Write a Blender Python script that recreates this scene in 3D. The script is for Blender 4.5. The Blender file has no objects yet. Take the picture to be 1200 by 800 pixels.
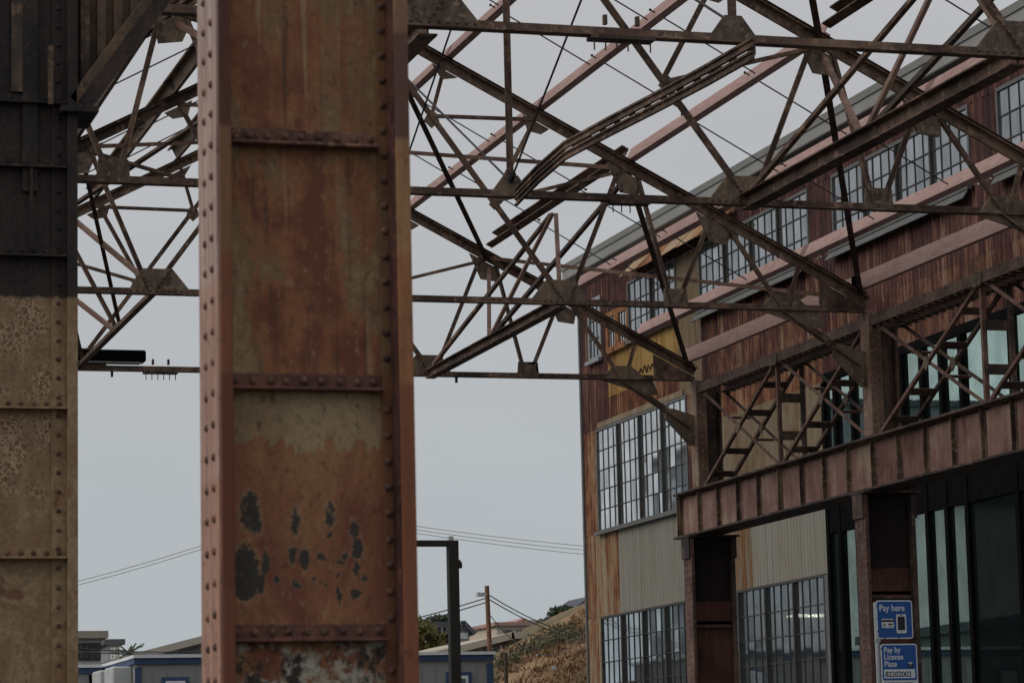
import bpy, math, random
from mathutils import Vector, Matrix
random.seed(7)
R = math.radians
scn = bpy.context.scene
C = scn.collection

# ------------------------------------------------------------------ camera
F, YAW, PIT, ROL, EYE = 3434.3, .29064053, .14950797, -.02333207, 1.6
_fw = Vector((math.sin(YAW)*math.cos(PIT), math.cos(YAW)*math.cos(PIT), math.sin(PIT)))
_rt = Vector((math.cos(YAW), -math.sin(YAW), 0))
_up = _rt.cross(_fw)
CR = _rt*math.cos(ROL) + _up*math.sin(ROL)
CU = -_rt*math.sin(ROL) + _up*math.cos(ROL)
cam = bpy.data.cameras.new('camera')
camo = bpy.data.objects.new('camera', cam); C.objects.link(camo)
m = Matrix((CR, CU, -_fw)).transposed().to_4x4(); m.translation = (0, 0, EYE)
camo.matrix_world = m
cam.sensor_width = 36; cam.lens = F/1200*36; cam.clip_start = .3; cam.clip_end = 3000
cam.dof.use_dof = True; cam.dof.focus_distance = 38; cam.dof.aperture_fstop = 11
scn.camera = camo

# ------------------------------------------------------------------ overcast sky and soft sun
SUN_DIR = Vector((-.80, .10, .62)).normalized()          # towards the brightest part of the cloud
wd = bpy.data.worlds.new('World'); scn.world = wd; wd.use_nodes = True
wt = wd.node_tree; wt.nodes.clear()
out = wt.nodes.new('ShaderNodeOutputWorld')
bg1 = wt.nodes.new('ShaderNodeBackground'); bg2 = wt.nodes.new('ShaderNodeBackground')
sky = wt.nodes.new('ShaderNodeTexSky'); sky.sky_type = 'NISHITA'; sky.sun_disc = False
sky.sun_elevation = math.asin(SUN_DIR.z); sky.sun_rotation = math.atan2(SUN_DIR.x, SUN_DIR.y)
hs = wt.nodes.new('ShaderNodeHueSaturation'); hs.inputs['Saturation'].default_value = .25
wt.links.new(sky.outputs[0], hs.inputs['Color']); wt.links.new(hs.outputs[0], bg1.inputs[0]); bg1.inputs[1].default_value = .006
tc = wt.nodes.new('ShaderNodeTexCoord'); sp = wt.nodes.new('ShaderNodeSeparateXYZ'); wt.links.new(tc.outputs['Generated'], sp.inputs[0])
rp = wt.nodes.new('ShaderNodeValToRGB'); wt.links.new(sp.outputs[2], rp.inputs[0])
e = rp.color_ramp.elements
e[0].position = 0.0; e[0].color = (.40, .445, .472, 1)
e[1].position = .24; e[1].color = (.458, .464, .478, 1)
x = e.new(1.0); x.color = (.60, .605, .62, 1)
nz = wt.nodes.new('ShaderNodeTexNoise'); nz.inputs['Scale'].default_value = 5; nz.inputs['Detail'].default_value = 3
mp = wt.nodes.new('ShaderNodeMapping'); mp.inputs['Scale'].default_value = (1, 1, 3.5)
wt.links.new(tc.outputs['Generated'], mp.inputs[0]); wt.links.new(mp.outputs[0], nz.inputs['Vector'])
mr = wt.nodes.new('ShaderNodeMapRange'); mr.inputs[3].default_value = .93; mr.inputs[4].default_value = 1.07
wt.links.new(nz.outputs[0], mr.inputs[0]); wt.links.new(mr.outputs[0], bg2.inputs[1])
wt.links.new(rp.outputs[0], bg2.inputs[0])
ad = wt.nodes.new('ShaderNodeAddShader'); wt.links.new(bg1.outputs[0], ad.inputs[0]); wt.links.new(bg2.outputs[0], ad.inputs[1])
wt.links.new(ad.outputs[0], out.inputs[0])
sl = bpy.data.lights.new('sun', 'SUN'); sl.energy = 1.3; sl.angle = R(50); sl.color = (1, .97, .93)
so = bpy.data.objects.new('sun', sl); C.objects.link(so)
so.rotation_euler = (-SUN_DIR).to_track_quat('-Z', 'Y').to_euler()
scn.view_settings.view_transform = 'Standard'; scn.view_settings.look = 'None'
scn.view_settings.exposure = 0; scn.view_settings.gamma = 1; scn.view_settings.use_curve_mapping = False

# ------------------------------------------------------------------ pixel -> point helpers (photo is 1200 x 800)
def ray(px, py):
    return CR*((px-600)/F) - CU*((py-400)/F) + _fw
def on_y(px, py, Y):
    v = ray(px, py); v = v*(Y/v.y); return Vector((v.x, Y, v.z+EYE))
def on_x(px, py, X):
    v = ray(px, py); v = v*(X/v.x); return Vector((X, v.y, v.z+EYE))

# ------------------------------------------------------------------ materials
class Nd:
    def __init__(s, name, rough=.8, spec=.25):
        s.m = bpy.data.materials.new(name); s.m.use_nodes = True
        s.t = s.m.node_tree; s.b = s.t.nodes['Principled BSDF']
        s.b.inputs['Roughness'].default_value = rough; s.b.inputs['Specular IOR Level'].default_value = spec
        s.pos = s.n('ShaderNodeNewGeometry').outputs['Position']
    def n(s, t): return s.t.nodes.new(t)
    def set(s, sock, v):
        if hasattr(v, 'is_linked') or isinstance(v, bpy.types.NodeSocket): s.t.links.new(v, sock)
        elif isinstance(v, (tuple, list)) and len(v) == 3 and sock.type == 'RGBA': sock.default_value = (*v, 1)
        else: sock.default_value = v
    def map(s, scale, vec=None, loc=(0, 0, 0)):
        q = s.n('ShaderNodeMapping'); s.set(q.inputs[0], vec or s.pos)
        q.inputs['Scale'].default_value = scale; s.set(q.inputs['Location'], loc); return q.outputs[0]
    def noise(s, scale, detail=4, rough=.6, vec=None, dist=0):
        q = s.n('ShaderNodeTexNoise'); s.set(q.inputs['Vector'], vec or s.pos)
        q.inputs['Scale'].default_value = scale; q.inputs['Detail'].default_value = detail
        q.inputs['Roughness'].default_value = rough; q.inputs['Distortion'].default_value = dist
        return q.outputs[0]
    def noisec(s, scale, detail=2):
        q = s.n('ShaderNodeTexNoise'); s.set(q.inputs['Vector'], s.pos); q.inputs['Scale'].default_value = scale
        q.inputs['Detail'].default_value = detail; return q.outputs[1]
    def ramp(s, fac, stops):
        q = s.n('ShaderNodeValToRGB'); s.set(q.inputs[0], fac); e = q.color_ramp.elements
        while len(e) < len(stops): e.new(.5)
        for i, (p, c) in enumerate(stops):
            e[i].position = p; e[i].color = (c, c, c, 1) if isinstance(c, (int, float)) else (*c, 1)
        return q.outputs[0]
    def mix(s, fac, a, b, mode='MIX'):
        q = s.n('ShaderNodeMix'); q.data_type = 'RGBA'; q.blend_type = mode
        s.set(q.inputs[0], fac); s.set(q.inputs[6], a); s.set(q.inputs[7], b); return q.outputs[2]
    def math(s, op, a, b=0., c=0.):
        q = s.n('ShaderNodeMath'); q.operation = op; s.set(q.inputs[0], a); s.set(q.inputs[1], b); s.set(q.inputs[2], c); return q.outputs[0]
    def vmath(s, op, a, b=(0, 0, 0)):
        q = s.n('ShaderNodeVectorMath'); q.operation = op; s.set(q.inputs[0], a); s.set(q.inputs[1], b)
        return q.outputs[1] if op == 'LENGTH' else q.outputs[0]
    def sep(s, v):
        q = s.n('ShaderNodeSeparateXYZ'); s.set(q.inputs[0], v); return q.outputs
    def con(s, v, g): return s.math('MULTIPLY_ADD', s.math('SUBTRACT', v, .5), g, .5)
    def rnd(s): return s.n('ShaderNodeObjectInfo').outputs['Random']
    def smooth(s, v, a, b):
        q = s.n('ShaderNodeMapRange'); q.interpolation_type = 'SMOOTHSTEP'; s.set(q.inputs[0], v)
        s.set(q.inputs[1], a); s.set(q.inputs[2], b); return q.outputs[0]
    def bump(s, h, strength=.3, dist=.01):
        q = s.n('ShaderNodeBump'); q.inputs['Strength'].default_value = strength; q.inputs['Distance'].default_value = dist
        s.set(q.inputs['Height'], h); s.t.links.new(q.outputs[0], s.b.inputs['Normal'])
    def done(s, col):
        s.set(s.b.inputs['Base Color'], col); return s.m

def flat_mat(name, col, rough=.75, spec=.25, var=.25, scale=6, bump=0):
    k = Nd(name, rough, spec)
    f = k.noise(scale, 5, .65)
    lo = tuple(c*(1-var) for c in col); hi = tuple(min(1, c*(1+var)) for c in col)
    c = k.ramp(f, [(.3, lo), (.7, hi)])
    if bump: k.bump(k.noise(scale*8, 3), bump)
    return k.done(c)

def steel_mat(name, dark, mid, light, rough=.72, sc=1.0):
    """weathered structural steel: brown rust bloom, streaks, flecks"""
    k = Nd(name, rough, .3)
    big = k.noise(1.3*sc, 4, .6); fine = k.noise(14*sc, 5, .7)
    streak = k.noise(9*sc, 3, .6, k.map((1, 1, .12)))
    f = k.math('ADD', k.math('MULTIPLY', big, .5), k.math('ADD', k.math('MULTIPLY', fine, .28), k.math('MULTIPLY', streak, .22)))
    rv = k.math('MULTIPLY', k.math('SUBTRACT', k.rnd(), .5), .16)
    c = k.ramp(k.math('ADD', k.con(f, 2.0), rv), [(.3, dark), (.5, mid), (.7, light)])
    pt = k.noise(6*sc, 6, .78); c = k.mix(k.ramp(pt, [(.57, 0), (.60, .7)]), c, tuple(min(1, x*1.5) for x in light)); c = k.mix(k.ramp(pt, [(.37, .8), (.40, 0)]), c, tuple(x*.7 for x in dark))
    k.bump(fine, .25, .006)
    return k.done(c)

M = {}
M['truss'] = steel_mat('truss_steel', (.048, .028, .020), (.120, .073, .052), (.238, .155, .107))
M['truss_red'] = steel_mat('brace_red_steel', (.102, .056, .038), (.170, .096, .068), (.224, .139, .099))
M['dark_steel'] = steel_mat('dark_steel', (.03, .021, .018), (.068, .046, .037), (.13, .085, .062))
M['gusset'] = steel_mat('gusset_steel', (.080, .058, .042), (.160, .117, .084), (.240, .172, .118), sc=2)
M['black'] = flat_mat('black_steel', (.006, .006, .006), .95, .02, .3)
M['portal'] = flat_mat('portal_paint', (.028, .026, .022), .6, .3, .2)
M['wire'] = flat_mat('wire', (.03, .03, .032), .6, .2, .1)
M['greywire'] = flat_mat('pale_wire', (.13, .135, .14), .6, .2, .1)
def mk_pink():
    k = Nd('pink_primer', .78, .2)
    st = k.noise(6, 4, .6, k.map((2.2, 1.0, 6.0)))
    big = k.noise(.9, 3, .6)
    c = k.ramp(k.math('ADD', k.math('MULTIPLY', st, .6), k.math('MULTIPLY', big, .4)), [(.3, (.30, .175, .15)), (.5, (.43, .275, .245)), (.72, (.52, .37, .34))])
    sp = k.noise(22, 4, .7); c = k.mix(k.ramp(sp, [(.6, 0), (.72, .7)]), c, (.26, .12, .075))
    k.bump(st, .1, .004); return k.done(c)
M['pink'] = mk_pink()
def mk_girder():
    k = Nd('girder_plate', .75, .25)
    st = k.noise(7, 4, .65, k.map((1, 1, .14))); big = k.noise(2.2, 4, .65); fine = k.noise(30, 4, .7)
    rv = k.math('MULTIPLY', k.math('SUBTRACT', k.rnd(), .5), .2)
    c = k.ramp(k.math('ADD', k.con(k.math('ADD', k.math('MULTIPLY', st, .45), k.math('MULTIPLY', big, .55)), 1.7), rv),
               [(.26, (.11, .052, .04)), (.42, (.19, .098, .078)), (.58, (.25, .145, .118)), (.74, (.33, .235, .17))])
    c = k.mix(k.ramp(fine, [(.55, 0), (.7, .55)]), c, (.13, .065, .045))
    k.bump(fine, .25, .005); return k.done(c)
M['girder'] = mk_girder()
M['girder_dark'] = steel_mat('girder_angle', (.045, .03, .024), (.10, .065, .048), (.26, .19, .125), sc=2.5)
def mk_corr(name, stops, streak_amt=.6, blot=None, rough=.8, rv_amt=.22, gain=3.3):
    """old corrugated sheet: long vertical run marks, colour differs sheet by sheet"""
    k = Nd(name, rough, .25)
    s1 = k.math('ADD', k.math('MULTIPLY', k.noise(4.2, 4, .7, k.map((1, 1, .05))), .5), k.math('MULTIPLY', k.noise(17, 3, .7, k.map((1, 1, .03))), .5)); s2 = k.noise(.9, 5, .7, k.map((1, 1, .5))); fine = k.noise(22, 4, .75, k.map((1, 1, .18)))
    rv = k.math('MULTIPLY', k.math('SUBTRACT', k.rnd(), .5), rv_amt)
    f = k.math('ADD', k.math('ADD', k.math('MULTIPLY', s1, streak_amt), k.math('MULTIPLY', s2, .85-streak_amt)), k.math('ADD', k.math('MULTIPLY', fine, .15), rv))
    c = k.ramp(k.con(f, gain), stops)
    if blot:
        c = k.mix(k.ramp(k.noise(1.1, 5, .7), [(.52, 0), (.66, .8)]), c, blot)
    k.bump(fine, .2, .006); return k.done(c)
M['rust'] = mk_corr('rust_sheet', [(.30, (.033, .012, .011)), (.42, (.069, .024, .019)), (.52, (.106, .041, .027)), (.60, (.165, .075, .043)), (.68, (.198, .116, .070)), (.8, (.224, .170, .125))], .42, (.05, .02, .015), rv_amt=.035)
M['rust_dark'] = mk_corr('dark_rust_sheet', [(.30, (.038, .015, .015)), (.46, (.068, .027, .024)), (.58, (.098, .041, .032)), (.66, (.162, .072, .048)), (.8, (.230, .145, .104))], .6, rv_amt=.035)
M['orange'] = mk_corr('orange_rust_sheet', [(.28, (.050, .019, .013)), (.42, (.108, .037, .021)), (.52, (.173, .068, .032)), (.62, (.238, .122, .060)), (.8, (.274, .202, .136))], .42, (.06, .024, .015), rv_amt=.035)
M['ochre'] = mk_corr('ochre_sheet', [(.28, (.104, .034, .017)), (.42, (.192, .076, .036)), (.52, (.264, .160, .085)), (.62, (.272, .200, .119)), (.75, (.288, .240, .170))], .65, rv_amt=.035)
M['yellow'] = mk_corr('yellow_sheet', [(.28, (.168, .071, .028)), (.42, (.280, .158, .049)), (.56, (.358, .234, .076)), (.75, (.403, .294, .130))], .55, (.190, .082, .032), rv_amt=.025, gain=1.8)
M['cream'] = mk_corr('faded_cream_sheet', [(.28, (.108, .062, .034)), (.42, (.171, .119, .072)), (.56, (.211, .163, .106)), (.75, (.252, .211, .149))], .55, (.144, .075, .038), rv_amt=.025, gain=1.8)
M['zinc'] = mk_corr('zinc_sheet', [(.2, (.176, .148, .105)), (.4, (.233, .213, .172)), (.6, (.264, .248, .210)), (.85, (.317, .304, .269))], .6, rv_amt=.025, gain=2.0)
M['zinc_stain'] = mk_corr('stained_zinc_sheet', [(.3, (.162, .071, .025)), (.42, (.200, .124, .060)), (.52, (.187, .145, .098)), (.7, (.230, .207, .174))], .7, rv_amt=.035)
M['fascia'] = flat_mat('grey_fascia', (.243, .239, .225), .7, .25, .12, 1.5)
M['trim'] = flat_mat('grey_trim', (.112, .112, .109), .7, .25, .2, 5)
M['whitetrim'] = flat_mat('white_trim', (.247, .255, .255), .65, .25, .1, 5)
M['sash'] = flat_mat('window_bar', (.045, .043, .04), .6, .3, .3, 8)
M['woodframe'] = flat_mat('orange_wood', (.22, .095, .035), .7, .2, .3, 7)
def mk_glass(name, tint, refl, base, rough=.04, var=.25, transp=0.):
    k = Nd(name, rough, .5)
    g = k.n('ShaderNodeBsdfGlossy'); g.inputs['Color'].default_value = (*tint, 1); g.inputs['Roughness'].default_value = rough
    d = k.n('ShaderNodeBsdfDiffuse')
    c = k.mix(k.rnd(), tuple(x*(1-var) for x in base), tuple(x*(1+var) for x in base)); k.set(d.inputs[0], c)
    h = k.noise(3.0, 4, .6, k.map((1, 1, .6))); dirt = k.ramp(h, [(.35, .8), (.65, 1.15)])
    lw = k.n('ShaderNodeLayerWeight'); lw.inputs[0].default_value = .45
    fac = k.math('MULTIPLY', k.math('ADD', k.math('MULTIPLY', lw.outputs['Facing'], refl[1]), refl[0]), k.math('MULTIPLY', dirt, k.math('MULTIPLY_ADD', k.rnd(), .36, .8)))
    mxs = k.n('ShaderNodeMixShader'); k.set(mxs.inputs[0], fac)
    if transp:
        tr = k.n('ShaderNodeBsdfTransparent'); tr.inputs[0].default_value = (.75, .8, .78, 1)
        m2 = k.n('ShaderNodeMixShader'); m2.inputs[0].default_value = transp
        k.t.links.new(d.outputs[0], m2.inputs[1]); k.t.links.new(tr.outputs[0], m2.inputs[2]); k.t.links.new(m2.outputs[0], mxs.inputs[1])
    else: k.t.links.new(d.outputs[0], mxs.inputs[1])
    k.t.links.new(g.outputs[0], mxs.inputs[2])
    bp = k.n('ShaderNodeBump'); bp.inputs['Strength'].default_value = .012; bp.inputs['Distance'].default_value = .02
    k.set(bp.inputs['Height'], k.noise(1.8, 2)); k.t.links.new(bp.outputs[0], g.inputs['Normal'])
    k.t.links.new(mxs.outputs[0], k.t.nodes['Material Output'].inputs[0]); return k.m
M['old_glass'] = mk_glass('old_window_glass', (.93, .96, 1.0), (.15, .43), (.07, .075, .075), .05)
M['mid_glass'] = mk_glass('pale_window_glass', (.97, .99, 1.0), (.35, .6), (.10, .105, .10), .03)
M['low_glass'] = mk_glass('low_window_glass', (.90, .97, 1.0), (.16, .5), (.05, .055, .055), .05, transp=.5)
M['teal_glass'] = mk_glass('teal_glass', (.60, .77, .70), (.5, .45), (.012, .02, .018), .01, .1)

M['dark_reflection_glass'] = mk_glass('dark_reflection_glass', (.7, .85, .8), (.01, .07), (.006, .008, .008), .02, .1)  # near-black glass with the dark column reflection put into its colour
# --- near column: web paint layers -------------------------------------------------
OLIVE, TAN, BROWN, RED, PURP = (.24, .15, .075), (.41, .275, .145), (.31, .128, .056), (.175, .055, .03), (.10, .055, .05)
def web_mat(name, seed, red_amt, tide=None, blobs=(), peel=None, sc=1., drips=True, sides=0.):
    k = Nd(name, .72, .3)
    off = (seed*3.1, 0, seed*5.7)
    p = k.map((1, 1, 1), loc=off)
    big = k.noise(4.6*sc, 5, .62, k.map((1, 1, .5), loc=off), .5); mid = k.noise(9*sc, 5, .65, p); fine = k.noise(60*sc, 4, .7, p)
    st = k.noise(13*sc, 4, .6, k.map((1, 1, .07), loc=off))
    f = k.math('ADD', k.math('MULTIPLY', big, .62), k.math('ADD', k.math('MULTIPLY', mid, .2), k.math('MULTIPLY', st, .18)))
    if sides:
        xo = k.math('MULTIPLY', k.math('ABSOLUTE', k.math('SUBTRACT', k.sep(k.pos)[0], 1.89)), 4.2)
        f = k.math('SUBTRACT', f, k.math('MULTIPLY', k.math('SUBTRACT', k.math('MULTIPLY', xo, xo), .35), sides))
    c = k.ramp(k.con(f, 1.8), [(.26, TAN), (.40, OLIVE), (.49+red_amt, BROWN), (.62+red_amt, RED)])
    if drips:
        d = k.math('MULTIPLY', k.ramp(st, [(.5, 0), (.66, 1)]), k.ramp(mid, [(.4, .2), (.6, .8)]))
        c = k.mix(d, c, (.19, .075, .042))
        d2 = k.noise(34*sc, 3, .6, k.map((1, 1, .025), loc=off)); c = k.mix(k.math('MULTIPLY', k.ramp(d2, [(.58, 0), (.68, .8)]), k.ramp(big, [(.4, 0), (.55, 1)])), c, (.09, .045, .03))
        d3 = k.noise(28*sc, 3, .6, k.map((1, 1, .03), loc=(seed, 3, 2))); c = k.mix(k.math('MULTIPLY', k.ramp(d3, [(.6, 0), (.7, .5)]), .8), c, (.50, .40, .26))
    xyz = k.sep(k.pos)
    if tide:      # lower edge of the lighter paint, ragged
        wob = k.math('ADD', k.math('MULTIPLY', k.noise(9, 4, .7, k.map((1, 0, .0), loc=off)), .34), k.math('MULTIPLY', mid, .06))
        z = k.math('ADD', xyz[2], wob)
        low = k.ramp(k.math('ADD', k.math('MULTIPLY', big, .7), k.math('MULTIPLY', st, .3)), [(.36, (.36, .19, .085)), (.48, (.30, .13, .062)), (.62, (.20, .065, .04))])
        c = k.mix(k.ramp(k.math('ADD', k.math('MULTIPLY', big, .6), k.math('MULTIPLY', mid, .4)), [(.4, 0), (.6, 1)]), (.40, .29, .16), (.25, .16, .085))
        msk = k.smooth(z, tide+.17+.006, tide+.17-.012)
        c = k.mix(msk, c, low)
    if blobs:     # flaked patches of black paint
        wv = k.vmath('SCALE', k.vmath('SUBTRACT', k.noisec(40, 5), (.5, .5, .5))); wv.node.inputs[3].default_value = .04
        q = k.vmath('ADD', k.pos, wv); dmin = None
        for (bx, bz, rx, rz) in blobs:
            v = k.vmath('MULTIPLY', k.vmath('SUBTRACT', q, (bx, 0, bz)), (1/rx, 0, 1/rz))
            l = k.vmath('LENGTH', v); dmin = l if dmin is None else k.math('MINIMUM', dmin, l)
        dd = k.math('ADD', dmin, k.math('MULTIPLY', k.math('SUBTRACT', k.noise(95, 5, .8), .5), 2.2))
        c = k.mix(k.math('MULTIPLY', k.smooth(dd, 1.3, 1.1), .55), c, (.40, .26, .14))
        c = k.mix(k.smooth(dd, 1.06, .92), c, k.mix(fine, (.022, .024, .023), (.06, .058, .05)))
    if peel:
        pz = k.math('ADD', xyz[2], k.math('MULTIPLY', k.math('SUBTRACT', mid, .5), .35))
        a = k.ramp(k.noise(11, 5, .7, p), [(.47, 0), (.55, 1)])
        b = k.ramp(k.noise(15, 5, .72, k.map((1, 1, .7), loc=(9, 2, 4))), [(.5, 0), (.57, 1)])
        on = k.smooth(pz, peel, peel-.04)
        c = k.mix(k.math('MULTIPLY', a, on), c, (.46, .42, .33)); c = k.mix(k.math('MULTIPLY', b, on), c, (.03, .03, .028))
    c = k.mix(k.ramp(fine, [(.35, .35), (.6, 0)]), c, (.09, .05, .035))
    ch = k.noise(30*sc, 6, .78, k.map((1, 1, .6), loc=(seed, 1, 6)))
    c = k.mix(k.ramp(ch, [(.585, 0), (.60, .65)]), c, (.105, .045, .028)); c = k.mix(k.ramp(ch, [(.385, .4), (.40, 0)]), c, (.40, .27, .15))
    k.bump(k.math('ADD', k.math('MULTIPLY', fine, .5), mid), .25, .006)
    return k.done(c)
def flange_mat(name, bands, seed=0):
    """bands: list of (z, colour) from the bottom up: paint lots with ragged limits"""
    k = Nd(name, .7, .3)
    z = k.math('ADD', k.sep(k.pos)[2], k.math('MULTIPLY', k.math('SUBTRACT', k.noise(7, 4, .7, k.map((1, 1, 1), loc=(seed, seed, 0))), .5), .05))
    c = bands[0][1]
    for zz, col in bands[1:]:
        c = k.mix(k.smooth(z, zz-.012, zz+.012), c, col)
    f = k.noise(20, 5, .7); st = k.noise(24, 4, .7, k.map((1, 1, .1)))
    c = k.mix(k.ramp(st, [(.42, .5), (.62, 0)]), c, (.14, .06, .04)); c = k.mix(k.ramp(f, [(.56, 0), (.7, .75)]), c, (.11, .05, .035))
    k.bump(f, .25, .004); return k.done(c)
def z_at(py, px=362, Y=8.45): return on_y(px, py, Y).z
M['flange_face'] = flange_mat('flange_face', [(0, (.388, .215, .153)), (z_at(560), (.415, .251, .189)), (z_at(330), (.442, .311, .262)), (z_at(60), (.424, .315, .270))], 1)
M['flange_left'] = flange_mat('flange_edge_left', [(0, (.177, .056, .026)), (z_at(690), (.150, .041, .019)), (z_at(440), (.231, .084, .040)), (z_at(300), (.258, .130, .061)), (z_at(155), (.082, .027, .019))], 4)
M['flange_right'] = flange_mat('flange_edge_right', [(0, (.315, .108, .048)), (z_at(640), (.273, .095, .041)), (z_at(450), (.357, .158, .065)), (z_at(300), (.378, .207, .096)), (z_at(162), (.136, .070, .055)), (z_at(38), (.284, .166, .096))], 8)
M['stiff'] = steel_mat('stiffener_paint', (.07, .035, .03), (.16, .075, .055), (.25, .14, .09), sc=3)
M['stiff_dark'] = steel_mat('stiffener_dark', (.045, .022, .02), (.10, .042, .035), (.17, .075, .05), sc=3)
M['rivet'] = steel_mat('rivet_rust', (.06, .035, .028), (.13, .07, .05), (.2, .11, .075), sc=6)
M['angle_leg'] = flange_mat('web_angle', [(0, (.181, .076, .035)), (z_at(430), (.189, .109, .049)), (z_at(200), (.204, .100, .037))], 12)
# left column
def mk_leftcol(name, crack):
    k = Nd(name, .72, .3)
    z = k.sep(k.pos)[2]
    big = k.noise(4.5, 5, .65, None, .4); fine = k.noise(45, 4, .7); st = k.noise(16, 4, .6, k.map((1, 1, .1)))
    c = k.ramp(k.math('ADD', k.math('MULTIPLY', big, .7), k.math('MULTIPLY', st, .3)), [(.36, (.31, .185, .092)), (.47, (.27, .175, .095)), (.56, (.37, .265, .148)), (.64, (.21, .095, .052))])
    if crack:
        v = k.n('ShaderNodeTexVoronoi'); v.feature = 'DISTANCE_TO_EDGE'; v.inputs['Scale'].default_value = 36
        wv = k.vmath('SCALE', k.vmath('SUBTRACT', k.noisec(22, 4), (.5, .5, .5))); wv.node.inputs[3].default_value = .07
        k.set(v.inputs['Vector'], k.vmath('ADD', k.pos, wv))
        net = k.ramp(v.outputs[0], [(.03, .85), (.16, 0)])
        area = k.ramp(k.noise(5, 3, .5, k.map((1, 1, 1), loc=(3, 1, 2))), [(.43, 0), (.55, 1)])
        lim = k.smooth(z, 3.0, 3.1)
        a = k.math('MULTIPLY', area, lim)
        c = k.mix(k.math('MULTIPLY', a, .8), c, (.20, .085, .05)); c = k.mix(k.math('MULTIPLY', net, a), c, (.52, .41, .25))
    # dark coat on the upper part of the column
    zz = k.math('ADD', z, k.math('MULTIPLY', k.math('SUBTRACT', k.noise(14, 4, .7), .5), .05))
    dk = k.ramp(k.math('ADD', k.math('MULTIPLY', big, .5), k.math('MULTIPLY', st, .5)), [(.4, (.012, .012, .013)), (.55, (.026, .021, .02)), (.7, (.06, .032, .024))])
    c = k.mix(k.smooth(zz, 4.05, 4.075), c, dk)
    c = k.mix(k.ramp(fine, [(.36, .4), (.6, 0)]), c, (.09, .05, .035))
    k.bump(k.math('ADD', fine, big), .25, .005); return k.done(c)
M['lc_web'] = mk_leftcol('cracked_tan_paint', True); M['lc_flange'] = mk_leftcol('tan_rust_paint', False)
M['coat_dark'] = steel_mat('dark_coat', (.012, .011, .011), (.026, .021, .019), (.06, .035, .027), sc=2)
M['haunch'] = steel_mat('haunch_steel', (.040, .030, .024), (.080, .056, .040), (.160, .100, .064), sc=1.4)

# --- ground, hill, far things
M['asphalt'] = flat_mat('asphalt', (.052, .052, .053), .9, .2, .3, 1.2, .2)
def mk_hill():
    k = Nd('dry_hillside', .95, .1)
    a = k.noise(.35, 6, .65); b = k.noise(2.2, 5, .7); cc = k.noise(.16, 3, .5, k.map((1, 1, 1), loc=(4, 8, 1)))
    c = k.ramp(k.math('ADD', k.math('MULTIPLY', a, .5), k.math('MULTIPLY', b, .5)), [(.32, (.12, .075, .04)), (.46, (.24, .145, .08)), (.56, (.33, .22, .13)), (.7, (.42, .32, .21))])
    g = k.ramp(b, [(.35, (.06, .06, .035)), (.65, (.17, .16, .10))])
    c = k.mix(k.ramp(cc, [(.45, 0), (.58, .85)]), c, g); k.bump(b, .6, .3); return k.done(c)
M['hill'] = mk_hill()
M['leaf'] = None
def mk_leaf(name, lo, hi):
    k = Nd(name, .7, .2); return k.done(k.ramp(k.noise(.9, 4, .7), [(.3, lo), (.7, hi)]))
M['leaf'] = mk_leaf('leaf_olive', (.055, .065, .022), (.20, .17, .05)); M['leaf_dark'] = mk_leaf('leaf_dark', (.025, .04, .02), (.07, .085, .04))
M['bush'] = mk_leaf('bush_leaf', (.05, .055, .03), (.17, .15, .085)); M['straw'] = mk_leaf('straw', (.15, .085, .045), (.32, .21, .12))
M['bark'] = flat_mat('bark', (.10, .075, .055), .9, .1, .3, 8)
M['wood_pole'] = flat_mat('wood_pole', (.22, .12, .075), .85, .15, .3, 5)
M['trailer'] = flat_mat('trailer_grey', (.29, .285, .275), .6, .3, .06, 2)
M['trailer_rib'] = flat_mat('trailer_rib', (.26, .255, .245), .6, .3, .06, 2)
M['blue'] = flat_mat('blue_trim', (.045, .078, .155), .55, .35, .1, 4)
M['white'] = flat_mat('white_paint', (.72, .73, .73), .6, .3, .06, 3)
M['pale'] = flat_mat('pale_panel', (.48, .49, .48), .65, .25, .1, 3)
M['beige'] = flat_mat('beige_wall', (.46, .42, .35), .75, .2, .08, 2)
M['beige_roof'] = flat_mat('beige_roof', (.33, .29, .23), .8, .2, .12, 2)
M['shed_wall'] = flat_mat('shed_siding', (.17, .185, .185), .7, .25, .12, 3)
M['far_glass'] = mk_glass('far_glass', (.9, .95, 1), (.3, .5), (.07, .085, .09), .05)
M['greyhouse'] = flat_mat('grey_house', (.27, .28, .30), .7, .2, .1, 2); M['slate'] = flat_mat('slate_roof', (.10, .105, .12), .8, .2, .15, 2)
M['terracotta'] = flat_mat('terracotta', (.40, .25, .21), .8, .2, .12, 2); M['cond_wall'] = flat_mat('peach_wall', (.58, .48, .38), .75, .2, .08, 2)
M['sign_blue'] = flat_mat('sign_blue', (.012, .085, .32), .5, .35, .06, 3); M['sign_white'] = flat_mat('sign_white', (.66, .69, .72), .5, .35, .05, 5)
M['sign_black'] = flat_mat('sign_black', (.012, .012, .014), .45, .35, .1, 5); M['pole_grey'] = flat_mat('pole_grey', (.36, .38, .38), .5, .4, .15, 6)
M['sign_black_paint'] = flat_mat('black_spray', (.03, .022, .018), .9, .1, .3, 9)
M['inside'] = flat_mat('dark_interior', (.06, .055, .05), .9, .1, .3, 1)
def mk_lamp():
    k = Nd('tube_light', .5); k.b.inputs['Emission Color'].default_value = (1, .96, .78, 1); k.b.inputs['Emission Strength'].default_value = 2.0
    return k.done((.8, .8, .75))
M['tube'] = mk_lamp()

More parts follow.
